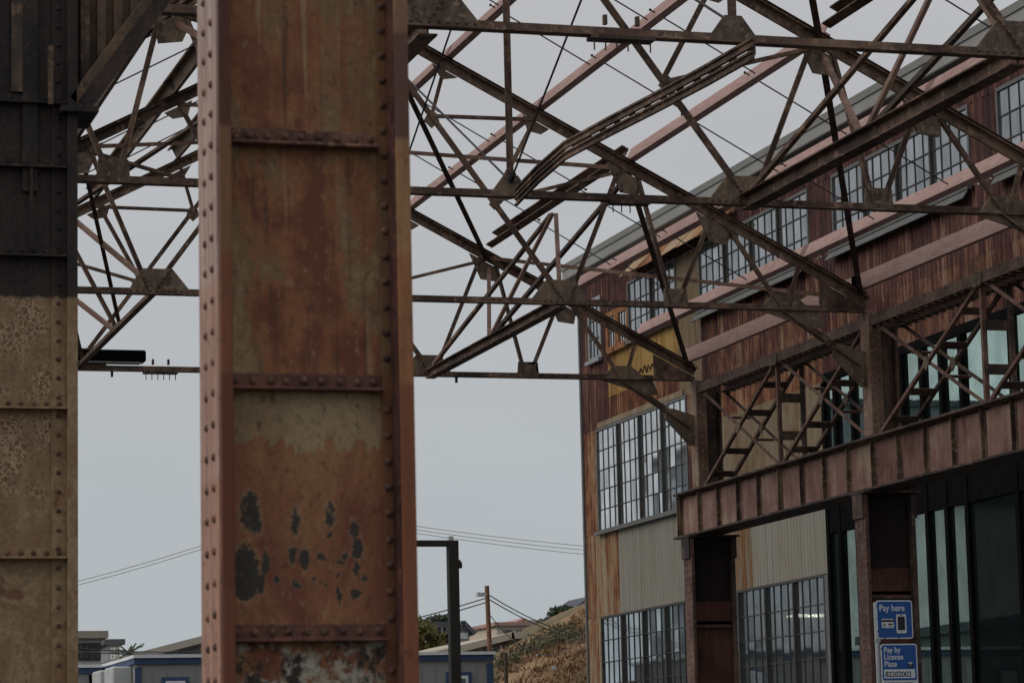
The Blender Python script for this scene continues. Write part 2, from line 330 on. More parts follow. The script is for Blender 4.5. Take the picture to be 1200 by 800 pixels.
# ------------------------------------------------------------------ mesh helpers
class MB:
    def __init__(s): s.v = []; s.f = []
    def add(s, vs, fs):
        o = len(s.v); s.v += [tuple(v) for v in vs]; s.f += [tuple(o+i for i in f) for f in fs]; return s
    def box(s, x0, x1, y0, y1, z0, z1):
        return s.add([(x0, y0, z0), (x1, y0, z0), (x1, y1, z0), (x0, y1, z0), (x0, y0, z1), (x1, y0, z1), (x1, y1, z1), (x0, y1, z1)],
                     [(0, 3, 2, 1), (4, 5, 6, 7), (0, 1, 5, 4), (1, 2, 6, 5), (2, 3, 7, 6), (3, 0, 4, 7)])
    def prof(s, p0, p1, pts, up=(0, 0, 1), cap=True):
        """extrude a 2-D profile (side, up) from p0 to p1"""
        p0 = Vector(p0); p1 = Vector(p1); d = (p1-p0).normalized(); u = Vector(up); sd = d.cross(u).normalized(); u = sd.cross(d)
        n = len(pts); vs = [p0+sd*a+u*b for a, b in pts]+[p1+sd*a+u*b for a, b in pts]
        fs = [(i, (i+1) % n, n+(i+1) % n, n+i) for i in range(n)]
        if cap: fs += [tuple(reversed(range(n))), tuple(range(n, 2*n))]
        return s.add(vs, fs)
    def poly(s, pts, nrm, t):
        """thick plate from an outline"""
        n = Vector(nrm).normalized()*t/2; k = len(pts); a = [Vector(p)-n for p in pts]; b = [Vector(p)+n for p in pts]
        return s.add(a+b, [tuple(reversed(range(k))), tuple(range(k, 2*k))]+[(i, (i+1) % k, k+(i+1) % k, k+i) for i in range(k)])
    def tube(s, pts, r, n=6, r1=None):
        P = [Vector(p) for p in pts]; vs = []; m = len(P)
        for i, p in enumerate(P):
            d = (P[min(i+1, m-1)]-P[max(i-1, 0)]).normalized(); a = d.orthogonal().normalized(); b = d.cross(a)
            if abs(d.z) < .95: b = Vector((0, 0, 1)); a = d.cross(b).normalized(); b = a.cross(d)
            rr = r if r1 is None else r+(r1-r)*i/(m-1)
            vs += [p+(a*math.cos(2*math.pi*j/n)+b*math.sin(2*math.pi*j/n))*rr for j in range(n)]
        fs = [(i*n+j, i*n+(j+1) % n, (i+1)*n+(j+1) % n, (i+1)*n+j) for i in range(m-1) for j in range(n)]
        fs += [tuple(reversed(range(n))), tuple((m-1)*n+j for j in range(n))]
        return s.add(vs, fs)
    def rivet(s, p, nrm, r, h):
        w = Vector(nrm).normalized(); a = w.orthogonal().normalized(); b = w.cross(a); p = Vector(p); vs = []
        for rr, hh in ((1, 0), (.82, .62), (.42, .95)):
            vs += [p+(a*math.cos(math.pi*j/4)+b*math.sin(math.pi*j/4))*r*rr+w*h*hh for j in range(8)]
        fs = [(i*8+j, i*8+(j+1) % 8, (i+1)*8+(j+1) % 8, (i+1)*8+j) for i in range(2) for j in range(8)]+[tuple(range(16, 24))]
        return s.add(vs, fs)
    def mesh(s, name, mat):
        me = bpy.data.meshes.new(name); me.from_pydata(s.v, [], s.f); me.materials.append(M[mat]); me.update(); return me
def link(name, me, parent=None, loc=None):
    o = bpy.data.objects.new(name, me); C.objects.link(o)
    if parent: o.parent = parent
    if loc is not None: o.location = loc
    return o
def part(name, mb, mat, parent=None, loc=None): return link(name, mb.mesh(name, mat), parent, loc)
def tag(o, label, cat, group=None):
    o['label'] = label; o['category'] = cat
    if group: o['group'] = group
    return o
def thing(name, label, cat, loc=(0, 0, 0), group=None):
    o = bpy.data.objects.new(name, None); C.objects.link(o); o.location = loc; o.empty_display_size = .2
    return tag(o, label, cat, group)
def lo(root, mb):
    """shift a mesh written in world coordinates to its root's origin"""
    x, y, z = root.location; mb.v = [(a-x, b-y, c-z) for a, b, c in mb.v]; return mb
def wpart(name, mb, mat, root): return part(name, lo(root, mb), mat, root)
def wsub(name, mb, mat, root, par): return part(name, lo(root, mb), mat, par)
def copy_tree(o, parent=None):
    c = o.copy(); C.objects.link(c); c.parent = parent
    for ch in o.children: copy_tree(ch, c)
    return c
def bev(o, w=.006, seg=1):
    b = o.modifiers.new('bevel', 'BEVEL'); b.width = w; b.segments = seg; b.limit_method = 'ANGLE'; return o
def P_T(w, h, t, flip=False):      # double angle back to back: flange at the bottom (or top if flip), stem
    pts = [(-w/2, 0), (w/2, 0), (w/2, t), (t*.9, t), (t*.9, h), (-t*.9, h), (-t*.9, t), (-w/2, t)]
    return [(-a, h-b) for a, b in pts] if flip else pts
def P_L(w, h, t, sx=1): 
    pts = [(0, 0), (w, 0), (w, t), (t, t), (t, h), (0, h)]
    return pts if sx > 0 else [(-a, b) for a, b in reversed(pts)]
def P_C(h, w, t, sx=1):            # channel, web at side 0, flanges towards sx
    pts = [(0, -h/2), (w, -h/2), (w, -h/2+t*1.6), (t, -h/2+t*1.6), (t, h/2-t*1.6), (w, h/2-t*1.6), (w, h/2), (0, h/2)]
    return pts if sx > 0 else [(-a, b) for a, b in reversed(pts)]
def P_I(h, w, t): 
    return [(-w/2, -h/2), (w/2, -h/2), (w/2, -h/2+t), (t/2, -h/2+t), (t/2, h/2-t), (w/2, h/2-t), (w/2, h/2), (-w/2, h/2), (-w/2, h/2-t), (-t/2, h/2-t), (-t/2, -h/2+t), (-w/2, -h/2+t)]
def P_R(w, h): return [(-w/2, -h/2), (w/2, -h/2), (w/2, h/2), (-w/2, h/2)]

# ------------------------------------------------------------------ ground
g = MB(); n = 24
g.add([(-900, -300, 0), (900, -300, 0), (900, 1500, 0), (-900, 1500, 0)], [(0, 1, 2, 3)])
o = part('ground', g, 'asphalt'); o['kind'] = 'structure'

# ------------------------------------------------------------------ near column (riveted H section)
XL, XR, YF, YW, YB, FT = 1.612, 2.205, 8.40, 8.495, 8.70, .045
root = thing('steel_column', 'rust brown riveted steel column with flaked black paint patches on its web', 'column', ((XL+XR)/2, YF+.15, 0))
wpart('flange_face', MB().box(XL, XL+.008, YF+.004, YB, 0, 7.2), 'flange_face', root)
bev(wpart('flange', MB().box(XL+.008, XL+FT, YF, YB-.003, 0, 7.2), 'flange_left', root), .004, 2)
bev(wpart('flange', MB().box(XR-FT, XR, YF, YB, 0, 7.2), 'flange_right', root), .004, 2)
zst = [.56+.74*i for i in range(9)]     # stiffener heights
zst[2], zst[3], zst[4] = z_at(752, Y=YW), z_at(459, Y=YW), z_at(174, Y=YW)
pxblobs = []
for zx, zy, rx, rz in [(215, 205, 34, 62), (200, 395, 44, 74), (205, 460, 46, 52), (375, 240, 15, 52), (495, 215, 17, 42), (490, 285, 13, 13), (578, 265, 16, 32), (590, 330, 19, 36), (362, 355, 13, 30),
                       (408, 370, 16, 40), (462, 362, 14, 15), (270, 380, 13, 42), (255, 450, 14, 38), (310, 440, 9, 12), (380, 460, 17, 13), (437, 438, 8, 8), (480, 455, 8, 10), (525, 495, 11, 30), (550, 358, 14, 13),
                       (537, 382, 12, 9), (613, 436, 13, 12), (580, 490, 20, 16), (586, 400, 6, 32), (525, 425, 8, 6), (240, 250, 20, 30)]:
    q = on_y(220+zx/2.964, 530+zy/2.964, YW); s_ = q.length/F/2.964
    pxblobs.append((q.x, q.z, rx*s_, rz*s_))
M['web_low'] = web_mat('web_low', 5, .03, peel=zst[2]+.02); M['web_c'] = web_mat('web_black_patch', 2, .13, tide=z_at(505), blobs=pxblobs)
M['web_b'] = web_mat('web_red_centre', 3.3, -.01, sides=.13); M['web_a'] = web_mat('web_tan_streak', 7.4, .065, sides=.05)
edges = [0]+zst+[7.2]
for i in range(len(edges)-1):
    mt = {2: 'web_low', 3: 'web_c', 4: 'web_b'}.get(i, 'web_low' if i < 2 else 'web_a')
    wpart('web_panel', MB().box(XL+FT+.001, XR-FT-.001, YW, YW+.014, edges[i], edges[i+1]), mt, root)
wpart('flange_shade', MB().box(XR-FT-.006, XR-FT-.0005, YF+.006, YW-.013, 0, 7.2), 'stiff_dark', root)  # added dark sheet: shade on the inner flange face, put in as colour
leg = MB().box(XR-FT-.034, XR-FT-.001, YW-.012, YW-.0005, 0, 7.2); bev(wpart('angle_leg', leg, 'angle_leg', root), .003)
rv = MB().rivet((0, 0, 0), (0, -1, 0), .0125, .011).mesh('rivet', 'rivet')
rvl = MB().rivet((0, 0, 0), (-1, 0, 0), .013, .010).mesh('rivet', 'rivet')
def rivet(par, rt, p, me):
    o = link('rivet', me, par); o.location = Vector(p)-rt.location
    for f in me.polygons: f.use_smooth = True
for i, z in enumerate(zst):
    b = MB()
    b.prof((XL+FT+.002, YW-.0005, z), (XR-FT-.035, YW-.0005, z), [(0, 0), (.05, 0), (.05, .009), (.011, .009), (.011, .052), (0, .052)])
    st = bev(wpart('stiffener', b, 'stiff_dark' if i in (2, 3) else 'stiff', root), .002)
    if 1 < i < 5:
        for j in range(9):
            rivet(st, root, (XL+FT+.018+j*.0535+random.uniform(-.004, .004), YW-.0115, z+.031+random.uniform(-.002, .002)), rv)
for j in range(31):
    z = 1.45+j*.0935
    for k, (yy, dz) in enumerate(((YF+.075, .0), (YF+.185, .0))):
        if 1.75 < z < 4.2: rivet(root, root, (XL, yy, z+dz+random.uniform(-.003, .003)), rvl)
for j in range(31):
    z = 1.86+j*.078
    if not any(abs(z-q-.02) < .035 for q in zst): rivet(root, root, (XR-FT-.019, YW-.012, z), rv)

# ------------------------------------------------------------------ left column with haunch
LX0, LX1, LY = 1.46, 2.072, 14.5
root = thing('steel_column', 'riveted steel column with crackled tan paint and a sloping knee bracket near its top', 'column', ((LX0+LX1)/2, LY+.15, 0))
ft = .05; yw = LY+.07
for a in (LX0, LX1-ft): bev(wpart('flange', MB().box(a, a+ft, LY, LY+.3, 0, 7.2), 'lc_flange', root), .004)
zs = [z_at(655, 40, yw)-.72, z_at(655, 40, yw), z_at(480, 40, yw), z_at(302, 40, yw), z_at(198, 40, yw), 5.05, 6.0]
ed = [0]+zs+[7.2]
for i in range(len(ed)-1): wpart('web_panel', MB().box(LX0+ft+.001, LX1-ft-.001, yw, yw+.014, ed[i], ed[i+1]), 'lc_web', root)
rr = MB(); rd = MB()
for i, z in enumerate(zs):
    wpart('stiffener', MB().prof((LX0+ft+.002, yw-.0005, z), (LX1-ft-.002, yw-.0005, z), [(0, 0), (.06, 0), (.06, .011), (.012, .011), (.012, .05), (0, .05)]), 'lc_flange' if z < 4.05 else 'coat_dark', root)
    for j in range(8): (rr if z < 4.05 else rd).rivet((LX0+ft+.035+j*.063, yw-.012, z+.03), (0, -1, 0), .014, .012)
for j in range(60):
    (rr if .9+j*.095 < 4.05 else rd).rivet((LX1-ft-.04, yw-.012, .9+j*.095), (0, -1, 0), .013, .01)
for q_, m_ in ((rr, 'rivet'), (rd, 'coat_dark')): wpart('rivets', q_, m_, root)['kind'] = 'stuff'
wpart('angle_leg', MB().box(LX1-ft-.075, LX1-ft-.001, yw-.012, yw-.0005, 0, 7.2), 'lc_flange', root)
wpart('cover_strip', MB().box(1.80, 1.875, yw-.03, yw-.0005, 4.6, 7.2), 'coat_dark', root)
wpart('cover_strip', MB().box(1.835, 1.85, yw-.05, yw-.031, 4.3, 4.72), 'coat_dark', root)
wpart('pipe', MB().box(1.92, 1.945, LY-.03, LY-.01, 5.035, 5.34), 'haunch', root)
for xx in (1.60, 1.745): wpart('plank_strip', MB().box(xx, xx+.06, yw-.026, yw-.0005, 5.11, 7.1), 'haunch', root)
# haunch: plate, sloped flange, seat
pA, pB = on_y(92, 124, LY+.12), on_y(184, 0, LY+.12); d = (pB-pA); pC = pA+d*(2.2/d.z*1.0)
wpart('haunch_plate', MB().poly([(LX1-.01, LY+.15, pA.z), (pA.x, LY+.15, pA.z), (pC.x, LY+.15, pC.z), (LX1-.01, LY+.15, pC.z)], (0, 1, 0), .014), 'haunch', root)
for k in range(7):
    xx = LX1+.03+k*.085; zz = pA.z+(xx-pA.x)/(d.x/d.z)+.03
    wpart('plate_rib', MB().box(xx, xx+.045, LY+.1, LY+.142, zz+.06, pC.z), 'haunch', root)
bev(wpart('haunch_flange', MB().prof(pA-d*.04, pC, [(-.12, -.06), (.12, -.06), (.12, .06), (-.12, .06)], up=(-.8, 0, .6)), 'haunch', root), .004)
wpart('haunch_stem', MB().prof(pA-d*.02, pC, [(.1205, -.06), (.14, -.06), (.14, .012), (.1205, .012)], up=(-.8, 0, .6)), 'coat_dark', root)
wpart('seat_plate', MB().box(LX1-.09, LX1+.10, LY-.05, LY+.34, 5.0, 5.03), 'coat_dark', root)

# ------------------------------------------------------------------ roof trusses
YT = {'A': 38.9, 'B': 32.75, 'C': 26.67, 'D': 20.6}
XC, ZB, ZR, SL = 8.0, 7.20, 10.62, .515
def zt(u): return ZR-SL*abs(u)
TOP = [1.05, 2.17, 3.3, 4.42, 5.5]; BOT = [2.43, 3.85, 5.28]; MN = (1.6, 8.4); SN = (.87, 9.37)
def truss(label):
    root = thing('roof_truss', label, 'truss', (XC, 0, ZB), 'gable roof trusses')
    def seg(name, a, b, pr, mat='truss', up=(0, 0, 1), dy=0): 
        return part(name, MB().prof((a[0], dy, a[1]-ZB), (b[0], dy, b[1]-ZB), pr, up), mat, root)
    for s in (-1, 1):
        tc_ = seg('top_chord', (0, ZR-.08), (s*6.32, zt(6.32)-.08), P_T(.14, .115, .018, True))
        part('cover_plate', MB().prof((0, 0, ZR+.062-ZB), (s*6.32, 0, zt(6.32)+.062-ZB), P_R(.17, .008)), 'dark_steel', tc_)
        bc_ = seg('bottom_chord', (s*.002, ZB), (s*6.3, ZB), P_T(.105, .074, .012))
        W = P_T(.068, .05, .010); W2 = P_T(.055, .042, .009)
        dg = (s*2.43, ZB+.06)
        seg('web_diagonal', dg, (s*.06, ZR-.14), P_T(.078, .058, .011))
        lst = [(SN, TOP[0], W2), (MN, TOP[1], W), (MN, TOP[2], W2)]
        for (a, t_, w_) in lst: seg('web_strut', (s*a[0], a[1]), (s*t_, zt(t_)-.07), w_)
        seg('web_strut', (s*SN[0], SN[1]+.04), (s*(TOP[1]-.03), SN[1]+.05), W2)
        for i, (bu, tu) in enumerate([(BOT[0]+.1, 3.22), (BOT[1]-.06, 3.4), (BOT[1]+.06, 4.36), (BOT[2]-.09, 4.52), (BOT[2]+.05, 5.48)]):
            seg('web_diagonal', (s*bu, ZB+.05), (s*tu, zt(tu)-.07), W)
        # knee brace down to the column with its flared plate
        seg('knee_brace', (s*(BOT[2]-.1), ZB+.01), (s*6.22, 6.52), P_T(.10, .08, .014))
        part('knee_gusset', MB().poly([(s*5.92, .0, 6.80-ZB), (s*6.0, 0, 6.80-ZB), (s*6.33, 0, 6.70-ZB), (s*6.33, 0, 6.28-ZB), (s*6.22, 0, 6.28-ZB), (s*5.86, 0, 6.66-ZB)], (0, 1, 0), .03), 'gusset', root)
        # gussets
        def gus(pts, th=.03, mat='gusset'): return part('gusset', MB().poly([(s*a, 0, b-ZB) for a, b in pts], (0, 1, 0), th), mat, root)
        q = gus([(2.43-.42, ZB+.017), (2.43+.33, ZB+.017), (2.43+.17, ZB+.30), (2.43-.19, ZB+.30)], .036)
        rm = MB()
        for k in range(10): rm.rivet((s*(2.43-.36+k*.072), -.019, .045), (0, -1, 0), .016, .014)
        for a_, b_, c_, d_ in ((.1, .1, .16, .25), (-.04, .1, -.14, .25)):
            for k in range(4): rm.rivet((s*(2.43+a_+(c_-a_)*k/3), -.05, b_+(d_-b_)*k/3), (0, -1, 0), .014, .012)
        r_ = part('rivets', rm, 'rivet', q); r_['kind'] = 'stuff'
        gus([(3.85-.15, ZB+.016), (3.85+.17, ZB+.016), (3.85+.15, ZB+.23), (3.85-.13, ZB+.23)])
        gus([(5.28-.34, ZB+.016), (5.28+.33, ZB+.016), (5.28+.1, ZB+.2), (5.28-.16, ZB+.2)])
        gus([(5.28-.36, ZB-.001), (5.28+.42, ZB-.001), (5.28+.5, ZB-.20), (5.28+.36, ZB-.22)])
        for t_ in (3.3, 4.42):
            gus([(t_-.26, zt(t_-.26)-.10), (t_+.17, zt(t_+.17)-.10), (t_+.13, zt(t_)-.36), (t_-.10, zt(t_)-.33)], .03)
        gus([(2.17-.17, zt(2.0)-.10), (2.17+.15, zt(2.32)-.10), (2.17+.05, zt(2.17)-.24), (2.17-.12, zt(2.17)-.2)], .03)
        gus([(1.05-.16, zt(.89)-.10), (1.05+.14, zt(1.19)-.10), (1.0, zt(1.05)-.2)], .03)
        gus([(SN[0]-.10, SN[1]+.0), (SN[0]-.0, SN[1]-.09), (SN[0]+.09, SN[1]-.0), (SN[0]+.05, SN[1]+.10), (SN[0]-.05, SN[1]+.09)], .03)
        gus([(MN[0]-.05, MN[1]-.01), (MN[0]+.02, MN[1]-.08), (MN[0]+.12, MN[1]+.02), (MN[0]+.04, MN[1]+.10)], .03)
        # closed plate between the chords at the heel
        gus([(5.72, ZB+.016), (6.34, ZB+.016), (6.34, zt(6.34)-.1), (5.72, zt(5.72)-.1)], .026, 'truss')
    seg('king_post', (0, ZB+.02), (0, ZR-.12), P_T(.07, .06, .011), up=(0, 1, 0))
    part('gusset', MB().poly([(-.22, 0, .016), (.22, 0, .016), (.07, 0, .22), (-.07, 0, .22)], (0, 1, 0), .03), 'gusset', root)
    part('gusset', MB().poly([(-.35, 0, zt(.35)-.1-ZB), (0, 0, ZR-.1-ZB), (.35, 0, zt(.35)-.1-ZB), (.12, 0, ZR-.5-ZB), (-.12, 0, ZR-.5-ZB)], (0, 1, 0), .03), 'gusset', root)
    return root
tl = {'A': 'gable roof truss ending over the column at the free end of the plate girder',
      'B': 'gable roof truss ending over the column that stands behind the blue pay signs',
      'C': 'gable roof truss that carries the lower end of the bent slotted strut',
      'D': 'gable roof truss that carries the upper end of the bent slotted strut'}
TR = {}
proto = truss(tl['A'])
for k in 'ABCD':
    TR[k] = proto if k == 'A' else copy_tree(proto)
    TR[k].location = (XC, YT[k], ZB); TR[k]['label'] = tl[k]
def hang(tk, u0, u1, npin):      # pinned splice plate under a chord
    b = MB().box(u0, u1, -.07, .07, -.028, -.001); part('splice_plate', b, 'dark_steel', TR[tk])
    b = MB()
    for i in range(npin):
        uu = u0+.03+(u1-u0-.06)*i/(npin-1); b.tube([(uu, -.03, -.03), (uu, -.03, -.115)], .006, 6)
    for uu in (u0+.13, u1-.12): b.box(uu-.014, uu+.014, -.02, .02, .096, .17)
    part('pins', b, 'dark_steel', TR[tk])['kind'] = 'stuff'
hang('A', -1.56, -1.10, 6); hang('D', -1.17, -.66, 6); hang('C', 1.0, 1.01+.4, 5)
b = MB().box(-2.0, -1.97, -.02, .02, -.08, -.001); part('hook', b, 'dark_steel', TR['A'])
b = MB().box(3.98, 4.0, -.02, .02, .096, .2).box(3.86, 4.0, -.02, .02, .2, .225); part('hook', b, 'black', TR['A'])
b = MB().box(2.8, 2.83, -.02, .02, -.08, -.001); part('hook', b, 'dark_steel', TR['A'])
# black box lamp standing on the far chord
r0 = thing('floodlight_bar', 'long black box lamp sitting on a truss bottom chord beside the column', 'lamp', (6.0, YT['A'], 7.31))
bev(wpart('housing', MB().box(4.7, 6.46, YT['A']-.12, YT['A']+.12, 7.315, 7.475), 'black', r0), .02)
wpart('lens', MB().box(4.8, 6.40, YT['A']-.1, YT['A']+.1, 7.303, 7.3145), 'pale', r0)

# ------------------------------------------------------------------ purlins, rods and braces between the trusses
order = ['A', 'B', 'C', 'D']; bays = [('A', 'B'), ('B', 'C'), ('C', 'D')]
PU = [.28]+TOP+[6.2]
ORD = ['first', 'second', 'third', 'fourth', 'fifth', 'sixth', 'seventh']
SIDE = {1: 'warehouse side', -1: 'yard side'}
BAY = ['girder end bay', 'middle bay', 'bent strut bay']
def roof_pt(u, dz=0.): return Vector((XC+u, 0, zt(u)+dz))
for bi, (f_, n_) in enumerate(bays):
    y1, y0 = YT[f_]+.1, YT[n_]-.1
    if bi == 2: y0 = YT['D']-1.2
    for s in (-1, 1):
        for j, u in enumerate(PU):
            nx = Vector((s*SL, 0, 1)).normalized()          # normal of the roof slope
            openC = (abs(u-3.3) < .01 and bi != 1)
            h = .21 if openC else .19
            base = roof_pt(s*u, .068)+nx*(h/2)
            if u == 6.2: base = Vector((XC+s*6.2, 0, 7.46+h/2)); nx = Vector((0, 0, 1))
            p0, p1 = base+Vector((0, y0+.012*bi+(.3 if openC and bi == 0 else 0), 0)), base+Vector((0, y1-(.35 if openC else 0), 0))
            b = MB(); side = 1 if s > 0 else -1
            # from near to far; side axis of prof = dir x up = +x for +y direction
            b.prof(p0, p1, P_C(h, .075 if not openC else .1, .011, side if not openC else -side), nx)
            o = part('purlin', b, 'truss' if openC else 'pink' if s > 0 else 'gusset')
            if openC: tag(o, 'dark open channel purlin over the sway frame, %s slope, %s' % (SIDE[s], BAY[bi]), 'purlin', 'dark channel purlins')
            else: tag(o, '%s purlin, %s below the ridge, %s slope, %s' % ('dusty pink' if s > 0 else 'brown channel', ORD[j], SIDE[s], BAY[bi]), 'purlin', 'pink purlins' if s > 0 else 'brown purlins')
            # centre the object on its own mesh
            c_ = (p0+p1)/2; o.data.transform(Matrix.Translation(-c_)); o.location = c_
    # sag rods through the purlin webs, with nuts
    for s in (-1, 1):
        for fr in (.34, .67):
            yy = YT[f_]+(YT[n_]-YT[f_])*fr
            for j in range(len(PU)-2):
                if s < 0 and j == 0: pass
                nx = Vector((s*SL, 0, 1)).normalized()
                a = roof_pt(s*PU[j], .068)+nx*.10; c2 = roof_pt(s*PU[j+1], .068)+nx*.07
                if j+1 == len(PU)-1: c2 = Vector((XC+s*6.2, 0, 7.55))
                dy = .10*(1 if j % 2 else -1)
                a = a+Vector((-s*.05, yy+dy, .03)); c2 = c2+Vector((s*.06, yy+dy, -.03))
                b = MB().tube([a, c2], .0085, 5); b.box(a.x-.01, a.x+.01, a.y-.012, a.y+.012, a.z-.012, a.z+.012)
                b.box(c2.x-.01, c2.x+.02, c2.y-.012, c2.y+.012, c2.z-.012, c2.z+.012)
                tag(part('sag_rod', b, 'wire'), 'thin %s sag rod under %s purlin, %s slope, %s' % ('outer' if fr < .5 else 'inner', ORD[j], SIDE[s], BAY[bi]), 'rod', 'sag rods')
def nodept(k, u, z): return Vector((XC+u, YT[k], z))
def brace(a, b, pr, mat, label, group, name='brace', up=(0, 0, 1)):
    return tag(part(name, MB().prof(a, b, pr, up), mat), label, 'brace', group)
S1 = P_L(.05, .05, .009); S2 = P_T(.07, .055, .010)
GS = 'sway braces between trusses'; GR = 'roof plane braces'
for (f_, n_) in (('A', 'B'), ('C', 'D')):
    for s in (-1, 1):
        zb = ZB+.07; u1 = s*2.43; u3 = s*3.3; zz3 = zt(3.3)+.0
        a, b_ = nodept(f_, u1, ZB+.03), nodept(n_, u1, ZB+.03); mid = (a+b_)/2; tm = (nodept(f_, u3, zz3)+nodept(n_, u3, zz3))/2
        hs_ = MB().prof(a+Vector((0, -.03, 0)), b_+Vector((0, .03, 0)), P_T(.075, .08, .012)) if f_ == 'A' and s < 0 else MB().prof(a+Vector((0, -.03, 0)), b_+Vector((0, .03, 0)), P_I(.13 if f_ == 'A' else .16, .13 if f_ == 'A' else .15, .014))
        o = tag(part('longitudinal_strut', hs_, 'truss'), 'heavy dark strut between bottom gussets of two trusses, %s, %s' % (SIDE[s], BAY[0 if f_ == 'A' else 2]), 'strut', 'bottom chord struts')
        wh = '%s, %s' % (SIDE[s], BAY[0 if f_ == 'A' else 2])
        up = (1, 0, 0)
        brace(mid+Vector((0, .05, .09)), tm+Vector((0, .03, .03)), P_T(.085, .05, .012), 'truss_red', 'middle post of the sway frame on the strut, '+wh, GS, up=up)
        brace(mid+Vector((.03, .25, .09)), nodept(f_, u3, zz3-.12), S1, 'truss_red', 'sway brace from strut middle up to the outer truss, '+wh, GS, up=up)
        brace(mid+Vector((0, -.22, .09)), nodept(n_, u3, zz3-.12), S1, 'dark_steel', 'sway brace from strut middle up to the inner truss, '+wh, GS, up=up)
        brace(a+Vector((0, -.15, .10)), tm+Vector((0, .1, 0)), S1, 'truss', 'long sway brace rising from the outer truss gusset, '+wh, GS, up=up)
        brace(b_+Vector((0, .15, .10)), tm+Vector((0, -.1, 0)), S1, 'truss_red', 'long sway brace rising from the inner truss gusset, '+wh, GS, up=up)
        # roof plane bracing
        brace(nodept(f_, u3, zz3-.06), nodept(n_, s*.25, zt(.25)-.09), S2, 'dark_steel', 'roof brace climbing to the ridge of the inner truss, '+wh, GR)
        brace(nodept(n_, u3, zz3-.06), nodept(f_, s*.25, zt(.25)-.09), S1, 'truss_red', 'roof brace climbing to the ridge of the outer truss, '+wh, GR)
        brace(nodept(f_, s*6.25, zt(6.25)-.02), nodept(n_, u3, zz3-.08), S2, 'dark_steel', 'dark roof brace dropping to the heel of the outer truss, '+wh, GR)
        if f_ == 'A': brace(nodept(n_, s*6.25, zt(6.25)-.06), nodept(f_, u3, zz3-.05), S1, 'truss_red', 'reddish roof brace dropping to the heel of the inner truss, '+wh, GR)
for s in (-1, 1):
    brace(nodept('C', s*3.3, zt(3.3)-.1), nodept('B', s*6.27, zt(6.27)+.02), S2, 'dark_steel', 'long dark roof brace dropping to a truss heel, %s, middle bay' % SIDE[s], GR)
for bi, (f_, n_) in enumerate(bays):      # crossed tie rods between the king posts
    for hi, (p, q) in enumerate(((nodept(f_, 0, ZB+.16), nodept(n_, 0, ZR-.2)), (nodept(n_, 0, ZB+.16), nodept(f_, 0, ZR-.2)))):
        d = (q-p).normalized(); b = MB().tube([p, q], .011, 6)
        b.tube([p+d*.02, p+d*.12], .03, 6)
        tag(part('tie_rod', b, 'wire'), 'steep thin tie rod between king posts, foot at the %s truss, %s' % (('outer', 'inner')[hi], BAY[bi]), 'rod', 'king post tie rods')
# bent slotted strut between the middle bottom chords of two trusses
pl = [on_x(*q, XC) for q in ((606, 231), (632, 204), (664, 176), (716, 148), (772, 119), (830, 88), (884, 57))]
root = thing('bent_strut', 'bent double channel strut with slots hanging between two truss bottom chords', 'strut', pl[0])
for nm, off, pr in (('upper_channel', .046, P_C(.075, .03, .012, 1)), ('lower_channel', -.052, P_C(.075, .03, .012, 1))):
    b = MB()
    for i in range(len(pl)-1):
        dd = (pl[i+1]-pl[i]).normalized(); u = Vector((1, 0, 0)).cross(dd); u = u if u.z > 0 else -u
        b.prof(pl[i]+u*off, pl[i+1]+u*off+dd*.004, pr)
    wpart(nm, b, 'truss', root)
L = [0]
for i in range(len(pl)-1): L.append(L[-1]+(pl[i+1]-pl[i]).length)
k = .25
while k < L[-1]:
    i = max(j for j in range(len(L)) if L[j] <= k); i = min(i, len(pl)-2); dd = (pl[i+1]-pl[i]).normalized(); p = pl[i]+dd*(k-L[i])
    wpart('batten', MB().prof(p-dd*.07, p+dd*.07, P_R(.012, .10)), 'dark_steel', root); k += .40

